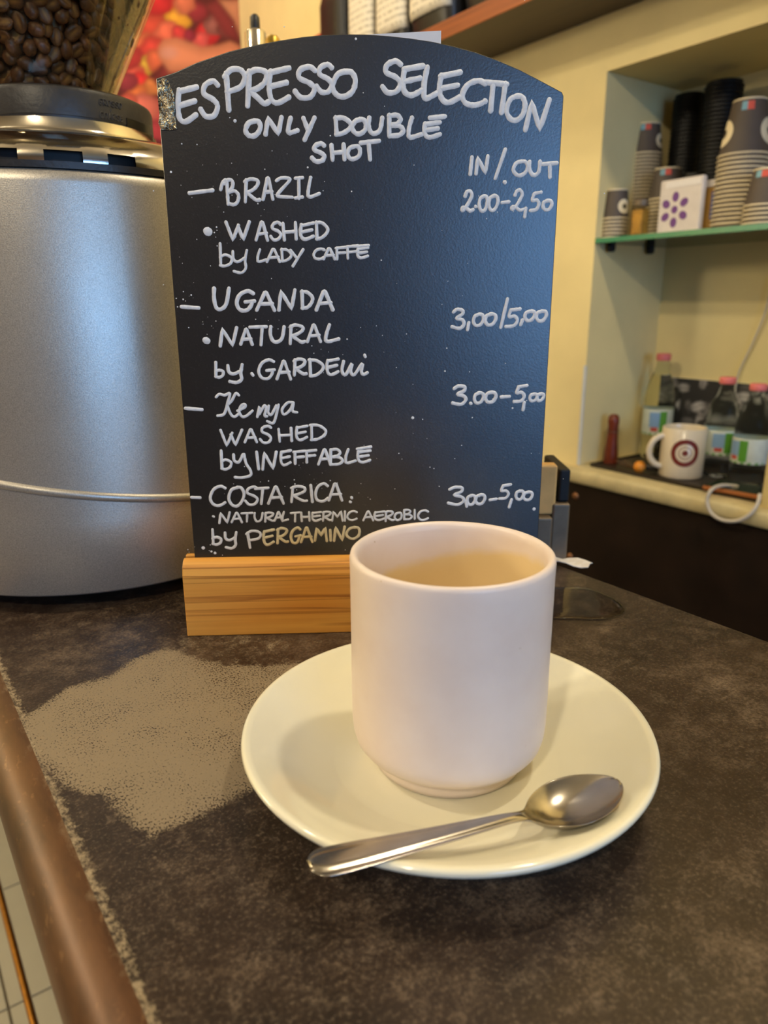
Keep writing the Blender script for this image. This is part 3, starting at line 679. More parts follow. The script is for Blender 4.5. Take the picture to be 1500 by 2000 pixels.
# beans
def bean_mesh(seed, mats='bean'):
    rnd = random.Random(seed); mb = MB(); nu, nv = 16, 11
    Lx, Wy, Hz = 0.0056*rnd.uniform(.9, 1.1), 0.0042*rnd.uniform(.92, 1.08), 0.0033
    vs = []; cr = []
    for j in range(nv+1):
        th = PI*j/nv
        for i in range(nu):
            ph = 2*PI*i/nu
            x = Lx*math.cos(th); y = Wy*math.sin(th)*math.cos(ph); z = Hz*math.sin(th)*math.sin(ph); c = 0
            if z < 0:
                z *= 0.55
                g = math.exp(-(y/(Wy*0.16) - 0.6*math.sin(x/Lx*2.5))**2)*max(0, 1-abs(x/Lx)**3); z += 0.0013*g; c = g
            b_ = 1 + 0.06*noise.noise((x*260+seed*3, y*260, z*260)); vs.append((x*b_, y*b_, z*b_)); cr.append(max(0, min(1, (c-0.35)*1.6)))
    fs = [(j*nu+i, j*nu+(i+1) % nu, (j+1)*nu+(i+1) % nu, (j+1)*nu+i) for j in range(nv) for i in range(nu)]
    mb.add(vs, fs); me = mb.mesh('coffee_bean', mats, 180)
    a = me.attributes.new('crease', 'FLOAT', 'POINT'); a.data.foreach_set('value', cr); return me
BM = [bean_mesh(s) for s in range(5)]
rnd = random.Random(11)
cells = {}
def far(p, d):
    k = tuple(int(math.floor(c/0.012)) for c in p)
    for dx in (-1, 0, 1):
        for dy in (-1, 0, 1):
            for dz in (-1, 0, 1):
                for q in cells.get((k[0]+dx, k[1]+dy, k[2]+dz), ()):
                    if (p-q).length < d: return False
    cells.setdefault(k, []).append(p); return True
toward = math.atan2(-HC.y, -HC.x)
front = []; fill = []
ZT = 0.48
def cand(depth0, depth1, a0_, a1_):
    z = rnd.uniform(HZ0+0.006, ZT); R = HR(z) - 0.0035 - rnd.uniform(depth0, depth1)
    if R < 0.002: return None
    a = rnd.uniform(a0_, a1_); return Vector((R*math.cos(a), R*math.sin(a), z))
for tr_ in range(60000):
    z = rnd.uniform(HZ0+0.005, 0.435); 
    R = HR(z) - 0.0034 - rnd.uniform(0.0028, 0.0045); a = toward + rnd.uniform(-1.62, 1.62)
    p = Vector((R*math.cos(a), R*math.sin(a), z))
    if far(p, 0.0073 if tr_ < 30000 else 0.0066): front.append(p)
for tr_ in range(60000):
    p = cand(0.004, 0.022, 0, 2*PI)
    if p is not None and far(p, 0.0068): fill.append(p)
def vis(p):
    g = Vector((HC.x, HC.y, TOP)) + p; d = g - EYE; x = 750 + F*d.dot(_rt)/d.dot(_fw); y = 1000 - F*d.dot(_up)/d.dot(_fw)
    return x > -25 and y > -25
vis_front = [p for p in front if vis(p)]
ind = vis_front[:300]; fill += [p for p in front if not vis(p)] + vis_front[300:]
def orient(p):
    out = Vector((p.x, p.y, -0.25*p.xy.length)).normalized()
    if rnd.random() < 0.55: out = -out            # flat creased side outwards or inwards
    t = out.orthogonal().normalized(); t.rotate(Matrix.Rotation(rnd.uniform(0, 2*PI), 3, out))
    z = (out + Vector((rnd.uniform(-.5, .5), rnd.uniform(-.5, .5), rnd.uniform(-.5, .5)))).normalized()
    x = (t - z*t.dot(z)).normalized(); y = z.cross(x)
    return Matrix(((x.x, y.x, z.x), (x.y, y.y, z.y), (x.z, y.z, z.z)))
for p in ind:
    o = bpy.data.objects.new('coffee_bean', rnd.choice(BM)); C.objects.link(o)
    o.matrix_world = Matrix.Translation(Vector((HC.x, HC.y, TOP)) + p) @ orient(p).to_4x4()
    tag(o, 'dark brown roasted coffee bean pressed against the clear grinder hopper', 'coffee bean', 'roasted beans against the hopper wall')
fv = []; ff = []; fc = []
for p in fill:
    me = rnd.choice(BM); R = orient(p); o_ = len(fv)
    fv += [tuple(R @ v.co + p) for v in me.vertices]; ff += [tuple(i+o_ for i in f.vertices) for f in me.polygons]
    fc += [d.value for d in me.attributes['crease'].data]
me = bpy.data.meshes.new('bean_fill'); me.from_pydata(fv, [], ff); me.materials.append(MATS['bean'])
me.polygons.foreach_set('use_smooth', [True]*len(me.polygons)); a = me.attributes.new('crease', 'FLOAT', 'POINT'); a.data.foreach_set('value', fc)
o = bpy.data.objects.new('bean_fill', me); C.objects.link(o); o.location = (HC.x, HC.y, TOP)
tag(o, 'mass of roasted coffee beans filling the inside of the hopper', 'coffee beans', kind='stuff')
print('beans', len(ind), len(fill))
# ------------------------------------------------------------------ chalkboard
B0 = onz(366, 1243, TOP); B1 = onz(685, 1235, TOP); bu = (B1-B0); bu.z = 0; bu.normalize(); bn = Vector((bu.y, -bu.x, 0))   # bn faces the camera
if bn.dot(-_fw) < 0: bn = -bn
BW = 0.2165
rz = math.atan2(bu.y, bu.x)
brd = thing('menu_chalkboard', 'arched black chalkboard with white handwritten espresso menu on a wooden foot', 'chalkboard', B0, rz)
FRONT = 0.0085                                  # panel face stands this far behind the front of the foot
pp0 = B0 - bn*FRONT
def b2(x, y, lift=0.0):                         # pixel -> board coordinates (along, up)
    q = onplane(x, y, pp0 + bn*lift, bn); r_ = q - B0; return (r_.dot(bu), q.z - TOP)
# the local axes of brd: x along, -y towards the camera (bn = -local y)
sgn = -1.0
def bput(u, v, h): return (u, FRONT - h, v)
rim = [(317,153),(342,141),(384,122),(448,100),(500,87.5),(545,79),(590,72),(631,68),(673,66.5),(715,67),(759,70),(800,74.5),(844,81),(887,90.5),(929,102),(972,117.5),(1015,136),(1060,159.5),(1098,180),(1105.5,188)]
out2 = [b2(*q) for q in rim]; xr = sum(b2(*q)[0] for q in ((1105.5, 200), (1075, 640), (1046, 1050)))/3; xl = sum(b2(*q)[0] for q in ((315, 170), (345, 640), (372, 1088)))/3
out2 = [(max(xl, min(xr, u)), v) for u, v in out2]
print('board', xl, xr, [b2(*q)[0] for q in ((1105.5, 200), (1075, 640), (1046, 1050), (315, 170), (345, 640), (372, 1088))])
poly = [(xl, 0.03)] + [(xl, out2[0][1])] + out2[1:-1] + [(xr, out2[-1][1]), (xr, 0.03)]
TH = 0.0035; n = len(poly); mb = MB()
mb.add([(u, FRONT, v) for u, v in poly] + [(u, FRONT+TH, v) for u, v in poly], [tuple(range(n)), tuple(reversed(range(n, 2*n)))] + [(i, (i+1) % n, (i+1) % n + n, i+n) for i in range(n)])
mb.build('panel', 'slate', brd, bevel=0.0004)
# wooden foot: moulded section swept along the board
hz = b2(366, 1098, FRONT)[1]
sec = [(0.0, 0.0), (0.0, 0.003), (0.0, hz-0.009), (0.0012, hz-0.004), (0.004, hz-0.001), (0.0075, hz), (0.0083, hz), (0.0083, 0.03), (FRONT+TH+0.0002, 0.03), (FRONT+TH+0.0002, hz), (FRONT+TH+0.004, hz), (FRONT+TH+0.018, hz-0.014), (FRONT+TH+0.026, 0.004), (FRONT+TH+0.026, 0)]
ns = len(sec); mb = MB()
mb.add([(x, y, z) for x in (0, BW) for y, z in sec], [(i, (i+1) % ns, (i+1) % ns + ns, i+ns) for i in range(ns)] + [tuple(range(ns)), tuple(reversed(range(ns, 2*ns)))])
mb.build('wooden_foot', 'pine', brd, bevel=0.0012)
RG = {'A': (300, 100, 3.5714), 'B': (700, 80, 3.5714), 'C': (330, 540, 3.4488), 'D': (720, 540, 3.4475), 'Z': (460, 0, 2.3438)}
def toB(reg, x, y): ox, oy, s = RG[reg]; return b2(ox + x/s, oy + y/s)
def word(reg, w, letters, mat='paint_white', extra=()):
    """letters: (char, x0, y0, x1, y1) in the frame of the zoom reg; w stroke width in photo pixels"""
    mb = MB(); wm_ = w*0.42/F
    for L_ in letters:
        ch, x0, y0, x1, y1 = L_[:5]
        for kind, pp in FONT[ch]:
            pp = [(px + random.uniform(-.02, .02), py + random.uniform(-.015, .015)) for px, py in pp]
            q = resample_l(pp, 5) if kind == 'l' else [(p.x, p.y) for p in catmull([(*p, 0) for p in pp], 5)]
            q = [toB(reg, x0 + (x1-x0)*px, y0 + (y1-y0)*py) for px, py in q]
            stroke(mb, q, wm_*random.uniform(.94, 1.06), bput, 0.0004, 0.2)
    for kind, pp in extra:
        q = resample_l(pp, 5) if kind == 'l' else [(p.x, p.y) for p in catmull([(*p, 0) for p in pp], 5)]
        stroke(mb, [toB(reg, *p) for p in q], wm_, bput, 0.0004, 0.2)
    return mb.build('lettering', mat, brd, smooth=70)
word('A', 9.2, [('E',165,250,300,490),('S',325,210,455,455),('P',490,125,635,410),('R',645,130,805,380),('E',800,118,945,360),('S',985,108,1130,325),('S',1135,95,1250,285),('O',1250,138,1405,318)])
word('B', 9.2, [('S',165,138,300,362),('E',305,172,450,375),('L',450,182,548,398),('E',562,220,712,425),('C',722,278,885,450),('O',1035,380,1160,552)], extra=[('l', [(880,288),(1035,302)]), ('l', [(940,300),(922,488)]), ('l', [(1025,298),(998,500)]), ('l', [(1165,620),(1208,425),(1265,618),(1332,412)])])
word('A', 8.2, [('O',640,485,745,590),('N',780,460,893,580),('L',935,465,1005,568)], extra=[('l', [(1045,468),(1075,545)]), ('l', [(1122,465),(1053,618)])])
word('Z', 8.2, [('D',455,538,530,615),('O',535,545,598,612),('V',608,540,672,612),('B',698,528,770,622),('L',790,540,850,628),('E',862,560,935,628)], extra=[('l', [(890,540),(958,533)])])
word('A', 7.8, [('S',1105,645,1195,768),('H',1235,650,1335,758),('O',1352,662,1440,752)], extra=[('l', [(1445,640),(1572,626)]), ('l', [(1500,640),(1510,755)])])
word('B', 6.8, [('N',820,805,903,925),('O',1082,838,1180,938),('V',1192,842,1268,935),('T',1288,852,1385,950)], extra=[('l', [(792,812),(780,930)]), ('l', [(1025,757),(955,958)]), ('l', [(1018,985),(1024,987)])])
word('B', 6.2, [('2',722,1048,800,1185),('0',842,1078,902,1185),('0',908,1076,975,1180),('2',1068,1042,1150,1180),('5',1200,1055,1275,1182),('0',1286,1112,1350,1178)], extra=[('l', [(816,1155),(820,1157)]), ('l', [(1002,1128),(1050,1122)]), ('l', [(1168,1168),(1160,1228)])])
word('A', 7, [], extra=[('l', [(250,990),(412,970)])])
word('A', 6.2, [('R',632,890,740,1050),('A',762,885,832,1035),('Z',858,885,965,1020),('J',988,882,1038,1025),('L',1072,882,1155,1015)], extra=[('c', [(468,965),(482,915),(508,902),(514,980),(520,1066)]), ('c', [(488,925),(520,898),(548,905),(550,945),(522,985)]), ('c', [(522,985),(565,975),(592,1005),(585,1050),(560,1070),(530,1064)])])
word('A', 15, [], extra=[('l', [(374,1256),(384,1260)])])
word('A', 6.2, [('W',505,1190,668,1318),('A',715,1192,795,1318),('S',815,1192,890,1315),('H',898,1196,1000,1315),('E',1022,1200,1115,1312),('D',1130,1192,1217,1310)])
word('A', 5.2, [('b',455,1340,545,1500),('y',545,1390,655,1545),('L',722,1385,785,1468),('A',790,1382,880,1470),('D',890,1382,962,1465),('Y',955,1382,1042,1500),('C',1115,1378,1190,1450),('A',1186,1376,1265,1450),('F',1270,1368,1342,1450),('F',1345,1358,1425,1446),('E',1418,1372,1495,1440)], extra=[('l', [(1400,1362),(1500,1355)])])
word('C', 7, [], extra=[('l', [(85,204),(200,212)])])
word('C', 7, [('V',300,80,402,222),('G',452,98,575,228),('A',590,108,710,228),('N',738,92,850,225),('D',892,100,970,215),('A',992,100,1102,225)])
word('C', 13, [], extra=[('l', [(248,430),(258,434)])])
word('C', 6.4, [('N',342,345,455,470),('A',482,355,560,458),('V',682,340,775,440),('R',810,328,912,450),('A',932,326,1022,440),('L',1052,326,1145,436)], extra=[('l', [(545,342),(655,338)]), ('l', [(628,342),(620,460)])])
word('C', 6.2, [('b',308,580,368,680),('y',392,595,500,715),('G',602,560,712,690),('A',726,570,820,690),('R',838,556,925,665),('D',945,560,1040,670),('E',1062,555,1140,660)], extra=[('l', [(558,655),(566,665)]), ('c', [(1176,572),(1165,635),(1190,662),(1232,588),(1224,640),(1248,662),(1302,588),(1296,640),(1310,660),(1336,648)]), ('l', [(1318,530),(1322,540)])])
word('C', 6.6, [], extra=[('l', [(112,888),(222,897)])])
word('C', 5.4, [], extra=[('c', [(318,812),(340,792),(375,800),(410,788),(395,850),(372,925),(328,938)]), ('c', [(470,800),(450,788),(420,840),(390,868)]), ('c', [(392,868),(415,925),(440,945),(470,925)]),
    ('c', [(462,905),(510,880),(512,862),(490,868),(472,905),(490,942),(520,940),(562,905)]), ('c', [(595,945),(610,875),(606,930),(640,872),(655,885),(645,935),(660,942)]), ('c', [(672,872),(668,915),(690,930),(722,870)]), ('c', [(738,865),(718,950),(700,988),(662,975)]), ('c', [(838,850),(800,850),(762,895),(775,930),(815,900),(838,852),(832,905),(862,915)])])
word('C', 5.4, [('W',345,1032,490,1140),('A',512,1030,590,1116),('S',612,1006,690,1120),('H',735,1022,832,1112),('E',855,1006,930,1100),('D',952,1000,1060,1100)])
word('C', 5.8, [('b',345,1172,420,1300),('N',628,1180,722,1298),('E',750,1172,820,1270),('F',840,1176,915,1260),('F',920,1170,990,1250),('A',1006,1166,1088,1265),('B',1082,1166,1172,1266),('L',1186,1166,1256,1255),('E',1268,1172,1355,1250)], extra=[('l', [(590,1182),(604,1298)]), ('l', [(1268,1162),(1360,1147)]), ('c', [(435,1200),(440,1240),(470,1250),(498,1200)]), ('c', [(505,1198),(520,1260),(548,1305),(548,1340),(490,1355),(445,1352)])])
word('C', 5.8, [], extra=[('l', [(152,1488),(210,1490)])])
word('C', 5.8, [('C',278,1412,380,1545),('O',402,1418,505,1545),('S',512,1416,600,1535),('A',668,1416,770,1528),('R',820,1412,928,1520),('C',985,1396,1068,1515),('A',1076,1398,1165,1508)], extra=[('l', [(582,1430),(668,1424)]), ('l', [(632,1428),(622,1530)]), ('l', [(955,1406),(966,1518)]), ('l', [(1229,1488),(1232,1492)]), ('l', [(1220,1518),(1224,1520)])])
word('C', 4.6, [('N',338,1590,410,1660),('A',422,1592,490,1655),('T',490,1592,562,1650),('V',576,1592,630,1650),('R',645,1590,710,1650),('A',712,1586,765,1646),('L',762,1586,802,1646)], extra=[('l', [(297,1616),(303,1618)])])
word('C', 4.6, [('T',820,1590,880,1650),('H',886,1588,950,1648),('E',962,1586,1025,1646),('R',1035,1584,1095,1645),('M',1100,1582,1170,1645),('I',1178,1582,1192,1645),('C',1200,1580,1265,1642)])
word('D', 4.6, [('A',-35,1582,30,1642),('E',38,1582,105,1640),('R',110,1580,168,1645),('O',175,1590,222,1640),('B',235,1572,292,1635),('I',304,1572,316,1632),('C',330,1575,400,1640)])
word('C', 5.6, [('b',288,1705,352,1805),('y',372,1722,458,1830),('P',520,1716,620,1825)])
word('C', 5.6, [('E',636,1706,706,1805),('R',726,1696,802,1795),('G',820,1692,888,1795),('A',890,1692,965,1788),('M',985,1692,1065,1780),('N',1112,1686,1182,1780),('O',1196,1688,1285,1765)], 'paint_cream', extra=[('l', [(1086,1708),(1090,1778)])])
word('D', 6.6, [('3',562,222,648,350),('0',705,252,775,330),('0',785,250,860,325),('5',925,218,1020,338),('0',1050,232,1122,296),('0',1128,232,1200,300)], extra=[('l', [(674,312),(666,358)]), ('l', [(935,152),(890,343)]), ('l', [(1036,292),(1024,325)])])
word('D', 6.6, [('3',566,738,660,860),('0',710,782,775,850),('0',785,778,860,845),('5',980,735,1065,842),('0',1085,790,1135,838),('0',1132,788,1180,835)], extra=[('l', [(686,854),(690,856)]), ('l', [(892,812),(948,808)]), ('l', [(1048,848),(1040,898)])])
word('D', 6.2, [('3',536,1418,645,1535),('0',662,1472,720,1534),('0',720,1468,785,1530),('5',880,1402,955,1495),('0',990,1442,1045,1500),('0',1042,1450,1105,1504)], extra=[('l', [(654,1512),(660,1548)]), ('l', [(816,1505),(860,1498)]), ('l', [(962,1502),(946,1553)])])
# specks of splashed paint
mb = MB(); rr = random.Random(3)
def speck(px, py, r):
    c = b2(px, py); k = 7; mb.add([bput(c[0] + r*math.cos(2*PI*i/k), c[1] + r*math.sin(2*PI*i/k), 0.0001) for i in range(k)] + [bput(c[0], c[1], 0.0003)], [(i, (i+1) % k, k) for i in range(k)])
for px, py, r in [(806,816,.0009),(1043,994,.0011),(695,76,.0006),(397,1070,.0011),(420,1080,.0009),(413,1077,.0007),(459,236,.0009),(334,336,.0006),(601,327,.0005),(1001,797,.0006),(355,281,.0004),(869,725,.0005)]: speck(px, py, r)
for cx_, cy_, sx, sy, k in [(440,400,40,60,18),(430,470,40,30,12),(365,590,16,14,9),(410,640,18,14,9),(530,632,40,14,12),(640,680,30,20,10),(560,940,60,20,22),(700,960,60,60,16),(450,300,80,30,8),(700,500,240,300,40),(900,700,120,200,22),(400,1075,30,8,6),(820,900,120,80,16)]:
    for _ in range(k): speck(rr.gauss(cx_, sx), rr.gauss(cy_, sy), abs(rr.gauss(0.00014, 0.0001))+0.00010)
sp_ = mb.build('paint_specks', 'paint_white', brd); sp_['kind'] = 'stuff'
# crinkled tape over the chipped top left corner
tp = [(308,158),(320,152),(327,154),(334,172),(340,185),(342,218),(344,246),(345,252),(330,254),(314,253),(309,240),(311,225),(308,190)]
tq = [b2(*q, 0.0006) for q in tp]; n = len(tq); cu = sum(u for u, v in tq)/n; cv = sum(v for u, v in tq)/n
mb = MB(); rings = [1.0, 0.85, 0.65, 0.45, 0.25]; vs = []
fine = []
for i in range(n):
    for k in range(4): fine.append((tq[i][0] + (tq[(i+1) % n][0]-tq[i][0])*k/4, tq[i][1] + (tq[(i+1) % n][1]-tq[i][1])*k/4))
nf = len(fine)
for ri, s in enumerate(rings):
    for u, v in fine:
        uu = cu + (u-cu)*s; vv = cv + (v-cv)*s; hgt = 0.0005 + (0.0007*abs(noise.noise((uu*330, vv*330, 0))) if ri else 0)
        vs.append(bput(uu, vv, hgt))
vs.append(bput(cu, cv, 0.0009))
mb.add(vs, [(r_*nf+i, r_*nf+(i+1) % nf, (r_+1)*nf+(i+1) % nf, (r_+1)*nf+i) for r_ in range(4) for i in range(nf)] + [(4*nf+i, 4*nf+(i+1) % nf, 5*nf) for i in range(nf)])
o_ = len(mb.v); mb.add([bput(u, v, -0.0) for u, v in fine], []); mb.f += [(i, (i+1) % nf, o_+(i+1) % nf, o_+i) for i in range(nf)]; mb.m += [0]*nf
mb.build('tape', 'tape', brd)['label'] = 'crinkled shiny tape on the corner'
# sheet of paper tucked behind the board
c1, c2, c3, c4 = [b2(*q, -0.005) for q in ((700, 70), (861, 61.5), (864, 300), (690, 300))]
pm = MB(); pm.grid(8, 8, lambda i, j: (c1[0]+(c2[0]-c1[0])*i, FRONT+TH+0.0003, c1[1] + (c2[1]-c1[1])*i - 0.09*j))
o = pm.build('paper_sheet', 'paper', loc=B0, rotz=rz); md = o.modifiers.new('thickness', 'SOLIDIFY'); md.thickness = 0.0003; md.offset = 1
tag(o, 'white paper sheet whose corner sticks up behind the chalkboard top', 'paper')
# ------------------------------------------------------------------ behind the board: espresso machine and what stands on it
MY0, MY1, MT = 0.75, 1.33, 0.335
mc = thing('espresso_machine', 'dark espresso machine standing on the bar behind the chalkboard and grinder', 'espresso machine', (0, 0, TOP))
MB().box((0.06, MY0, 0.04), (0.405, MY1, MT-0.012)).build('body', 'machine_dark', mc, bevel=0.008)
MB().box((0.05, MY0-0.01, MT-0.012), (0.41, MY1+0.01, MT)).build('cup_tray', 'steel_brushed', mc, bevel=0.003)
MB().box((0.03, MY0+0.02, 0.025), (0.36, MY1-0.02, 0.045)).build('drip_tray', 'steel_brushed', mc, bevel=0.003)
for x in (0.08, 0.38):
    for y in (MY0+0.05, MY1-0.05): MB().lathe([(0, 0), (0.02, 0), (0.022, 0.03), (0.016, 0.041), (0, 0.041)], 20).build('foot', 'black_rubber', mc, smooth=40, loc=(x, y, 0))
for y in (MY0+0.17, MY1-0.17):
    g = MB().lathe([(0, 0.2), (0.034, 0.2), (0.036, 0.235), (0.03, 0.26), (0, 0.26)], 28).build('group_head', 'chrome', mc, smooth=40, loc=(0.03, y, 0))
    MB().tube([(0.0, 0, 0.21), (-0.06, 0, 0.205), (-0.13, 0, 0.195)], [0.008, 0.011, 0.012], 12).build('portafilter_handle', 'black_plastic', g, smooth=60)
def standing(name, label, cat, p, parts, group=None):
    t = thing(name, label, cat, p, 0, group)
    for pn, prof, mt in parts: MB().lathe(prof, 28).build(pn, mt, t, smooth=45)
    return t
p = ony(505, 200, 0.768); ztop = ony(505, 62, 0.768).z - TOP - MT
standing('cocoa_shaker', 'slim chrome shaker with black knob behind the left of the board top', 'shaker', (p.x, 0.768, TOP+MT), [('body', [(0, 0), (0.0098, 0), (0.0105, 0.004), (0.0105, ztop-0.002), (0.009, ztop), (0, ztop)], 'chrome'), ('knob', [(0.005, ztop), (0.005, ztop+0.005), (0.0048, ztop+0.012), (0.003, ztop+0.0145), (0, ztop+0.015)], 'black_plastic')])
p = ony(538, 200, 0.772); zt = ony(538, 72, 0.772).z - TOP - MT
standing('syrup_bottle', 'small gold-topped dispenser beside the chrome shaker', 'dispenser', (p.x, 0.772, TOP+MT), [('body', [(0, 0), (0.0085, 0), (0.0085, 0.09), (0.006, 0.12), (0.006, zt-0.012), (0, zt-0.012)], 'machine_dark'), ('cap', [(0.007, zt-0.0125), (0.007, zt-0.003), (0.005, zt), (0, zt)], 'gold')])
# napkin dispenser beyond the mug, on the far edge of the bar
q = onz(1098, 1096, TOP)
nd_ = thing('napkin_dispenser', 'steel napkin dispenser with tan napkins and black latch right of the chalkboard', 'dispenser', (0, 0, 0))
dY = q.y; dep = (Vector((q.x, q.y, TOP))-EYE).dot(_fw)
def zat(py, pos): # height whose image row is py above a ground point
    lo, hi = 0, 0.4
    for _ in range(40):
        mi = (lo+hi)/2; d = Vector((pos[0], pos[1], TOP+mi)) - EYE; yy_ = 1000 - F*d.dot(_up)/d.dot(_fw)
        if yy_ > py: lo = mi
        else: hi = mi
    return lo
h1 = zat(984, (q.x, q.y)); h2 = zat(919, (q.x, q.y)); h3 = zat(910, (q.x-0.03, q.y+0.02)); h4 = zat(1020, (q.x-0.03, q.y))
k = Vector((_rt0.x, _rt0.y)); kf = Vector((_fw.x, _fw.y)).normalized()
ang = math.atan2(k.y, k.x)
nd_.location = (q.x, q.y, TOP); nd_.rotation_euler.z = ang
pxm = dep/F
MB().box((-26*pxm, 0, 0), (9*pxm, 0.07, h1)).build('housing', 'steel_brushed', nd_, bevel=0.002)
MB().box((-14*pxm, 0.004, h1), (8*pxm, 0.06, h2)).build('latch_block', 'black_rubber', nd_, bevel=0.002)
MB().box((-75*pxm, -0.006, 0), (-26.5*pxm, 0.07, h4)).build('tray', 'steel_brushed', nd_, bevel=0.002)
for i in range(3):
    MB().box((-70*pxm + i*0.001, 0.001 + i*0.014, h4+0.0003), ((-19+2*i)*pxm, 0.013 + i*0.014, h3-0.004*i)).build('napkin_stack', 'napkin', nd_, bevel=0.002)
q2 = onz(1116, 1104, TOP)
o = MB().grid(6, 3, lambda i, j: (-0.020 + 0.034*i, -0.006 + 0.014*j, 0.001 + 0.0025*math.sin(i*4+j*2)**2)).build('paper_scrap', 'paper', loc=(q2.x, q2.y, TOP), rotz=ang-0.5)
o.modifiers.new('thickness', 'SOLIDIFY').thickness = 0.0006
tag(o, 'small white paper scrap on the far bar edge beside the dispenser', 'paper')
# ------------------------------------------------------------------ wall shelf with coffee bags
SZ0, SZ1, SX = 1.79, 1.82, 1.037
sh = thing('wall_shelf', 'reddish brown wooden wall shelf high above the niche', 'shelf', (0, 0, 0))
MB().box((-0.9, -0.0805, SZ0), (0.9, 0.0785, SZ1)).build('board', 'shelf_shade', sh, bevel=0.001, loc=(1.1185, 1.15, 0), rotz=PI/2)  # dark colour carries the underside's shade
MB().box((-0.9, 0.0786, SZ0-0.0005), (0.9, 0.0815, SZ1+0.0005)).build('front_face', 'shelf_wood', sh, bevel=0.0008, loc=(1.1185, 1.15, 0), rotz=PI/2)  # front of the same shelf, in its plain wood colour
for y in (0.45, 1.8): MB().box((1.10, y, SZ0-0.10), (1.1995, y+0.004, SZ0-0.0005)).build('bracket', 'machine_dark', sh)
def bag(y0, y1, label, lab=True, mat='bag_black', h=0.26, dx=0.0):
    cx = SX + 0.052 + dx; t = thing('coffee_bag', label, 'bag', (cx, (y0+y1)/2, SZ1), 0, 'coffee bags on the wooden shelf')
    wd = (y1-y0)/2 - 0.001
    def sec(z):
        f_ = min(1, z/0.05); g_ = max(0, (z-0.62*h)/(0.38*h)); return wd*(0.93+0.07*f_), 0.040*(0.75+0.25*f_)*(1-0.85*g_)
    N = 28; Zs = [0, 0.004, 0.02, 0.05, 0.1, 0.15, 0.62*h, 0.75*h, 0.88*h, h]
    vs = []
    for z in Zs:
        a, b_ = sec(z)
        for i in range(N):
            th = 2*PI*i/N; cx_, sy_ = math.cos(th), math.sin(th)
            e = 0.55; vs.append((b_*math.copysign(abs(cx_)**e, cx_)*(1+0.05*noise.noise((i*.4, z*30, y0*9))), a*math.copysign(abs(sy_)**e, sy_), z))
    m_ = MB().add(vs, [(j*N+i, j*N+(i+1) % N, (j+1)*N+(i+1) % N, (j+1)*N+i) for j in range(len(Zs)-1) for i in range(N)] + [tuple(reversed(range(N))), tuple((len(Zs)-1)*N+i for i in range(N))])
    bo = m_.build('pouch', mat, t, smooth=60)
    if lab:
        lw = wd*0.93
        def lf(i, j):
            y = -lw + 2*lw*i; z = 0.034 + 0.13*j; a, b_ = sec(z)
            sy_ = min(0.999, abs(y)/a)**(1/0.55); cx_ = math.sqrt(1-sy_*sy_); return (-(b_*cx_**0.55)*1.05 - 0.0018, y, z)
        lo = MB().grid(14, 8, lf).build('label', 'bag_label', t, smooth=180); lo.modifiers.new('thickness', 'SOLIDIFY').thickness = 0.0004
    return t
ya = onx(866, 40, SX+0.01).y; yb = onx(788, 40, SX+0.01).y; yc = onx(722, 40, SX+0.01).y; yd = onx(676, 40, SX+0.01).y; ye = onx(640, 40, SX+0.01).y
bag(ya-0.012, yb, 'black coffee bag with cream label, nearest on the wooden shelf')
bag(yb+0.002, yc, 'black coffee bag with cream label, second on the wooden shelf', dx=0.004)
bag(yc+0.002, yd+0.02, 'black coffee bag with cream label, third on the wooden shelf', dx=0.008)
bag(yd+0.025, ye+0.06, 'plain glossy black coffee bag at the far end of the wooden shelf', lab=False, mat='bag_black', dx=0.0)
bag(ya-0.165, ya-0.016, 'plain black coffee bag at the near end of the wooden shelf', lab=False, dx=0.02)
zr = onx(625, 63, SX+0.02)
t = thing('red_pouch', 'red packet peeking over the chalkboard beside the black bags', 'packet', (SX+0.05, zr.y+0.02, SZ1))
MB().box((-0.025, -0.03, 0), (0.02, 0.03, zr.z-SZ1+0.004)).build('packet', 'red_pouch', t, bevel=0.006)
MB().box((-0.004, -0.03, zr.z-SZ1+0.0045), (0.0, 0.03, zr.z-SZ1+0.012)).build('fold', 'red_pouch', t)
# ------------------------------------------------------------------ print of picked cherries on the end wall
PY = YB - 0.012
CH = [  # photo pixel centre, radius, colour
 (330,20,44,(205,60,44)),(300,60,40,(196,70,52)),(349,38,25,(228,160,52)),(285,95,30,(214,110,70)),(385,22,22,(150,44,54)),(405,66,24,(206,40,48)),(392,78,16,(216,84,82)),(328,68,28,(222,104,78)),(300,100,30,(208,66,56)),
 (420,50,22,(150,86,80)),(440,60,18,(128,60,58)),(280,130,20,(216,176,62)),(308,118,24,(214,100,66)),(262,150,26,(214,86,70)),(276,164,24,(220,50,50)),(300,168,18,(206,120,66)),(270,185,22,(212,110,60)),(248,160,20,(150,50,60)),
 (300,232,40,(196,76,78)),(280,210,30,(216,110,94)),(310,262,30,(170,54,64)),(268,250,30,(160,44,54)),(300,290,20,(110,40,46)),(250,205,22,(206,88,70)),(360,8,22,(210,110,80)),(310,4,28,(200,40,44)),(350,66,16,(206,60,60)),(370,70,12,(150,40,60)),
 (255,110,24,(180,50,50)),(235,90,30,(196,80,60)),(240,40,40,(180,60,50)),(240,240,30,(150,50,50)),(250,290,30,(120,40,44)),(340,120,22,(196,92,70)),(330,150,30,(120,40,40)),(360,140,30,(170,80,66))]
rp = random.Random(21); PAL = [(205,60,44),(196,70,52),(150,44,54),(206,40,48),(214,110,70),(222,104,78),(170,54,64),(216,176,62),(180,50,50),(160,44,54)]
EX = []
for _ in range(230):
    ex_, ey_ = rp.uniform(-160, 500), rp.uniform(-420, 420)
    if ey_ > -20 and ex_ > 225: continue
    EX.append((ex_, ey_, rp.uniform(18, 42), rp.choice(PAL)))
CH = EX + CH
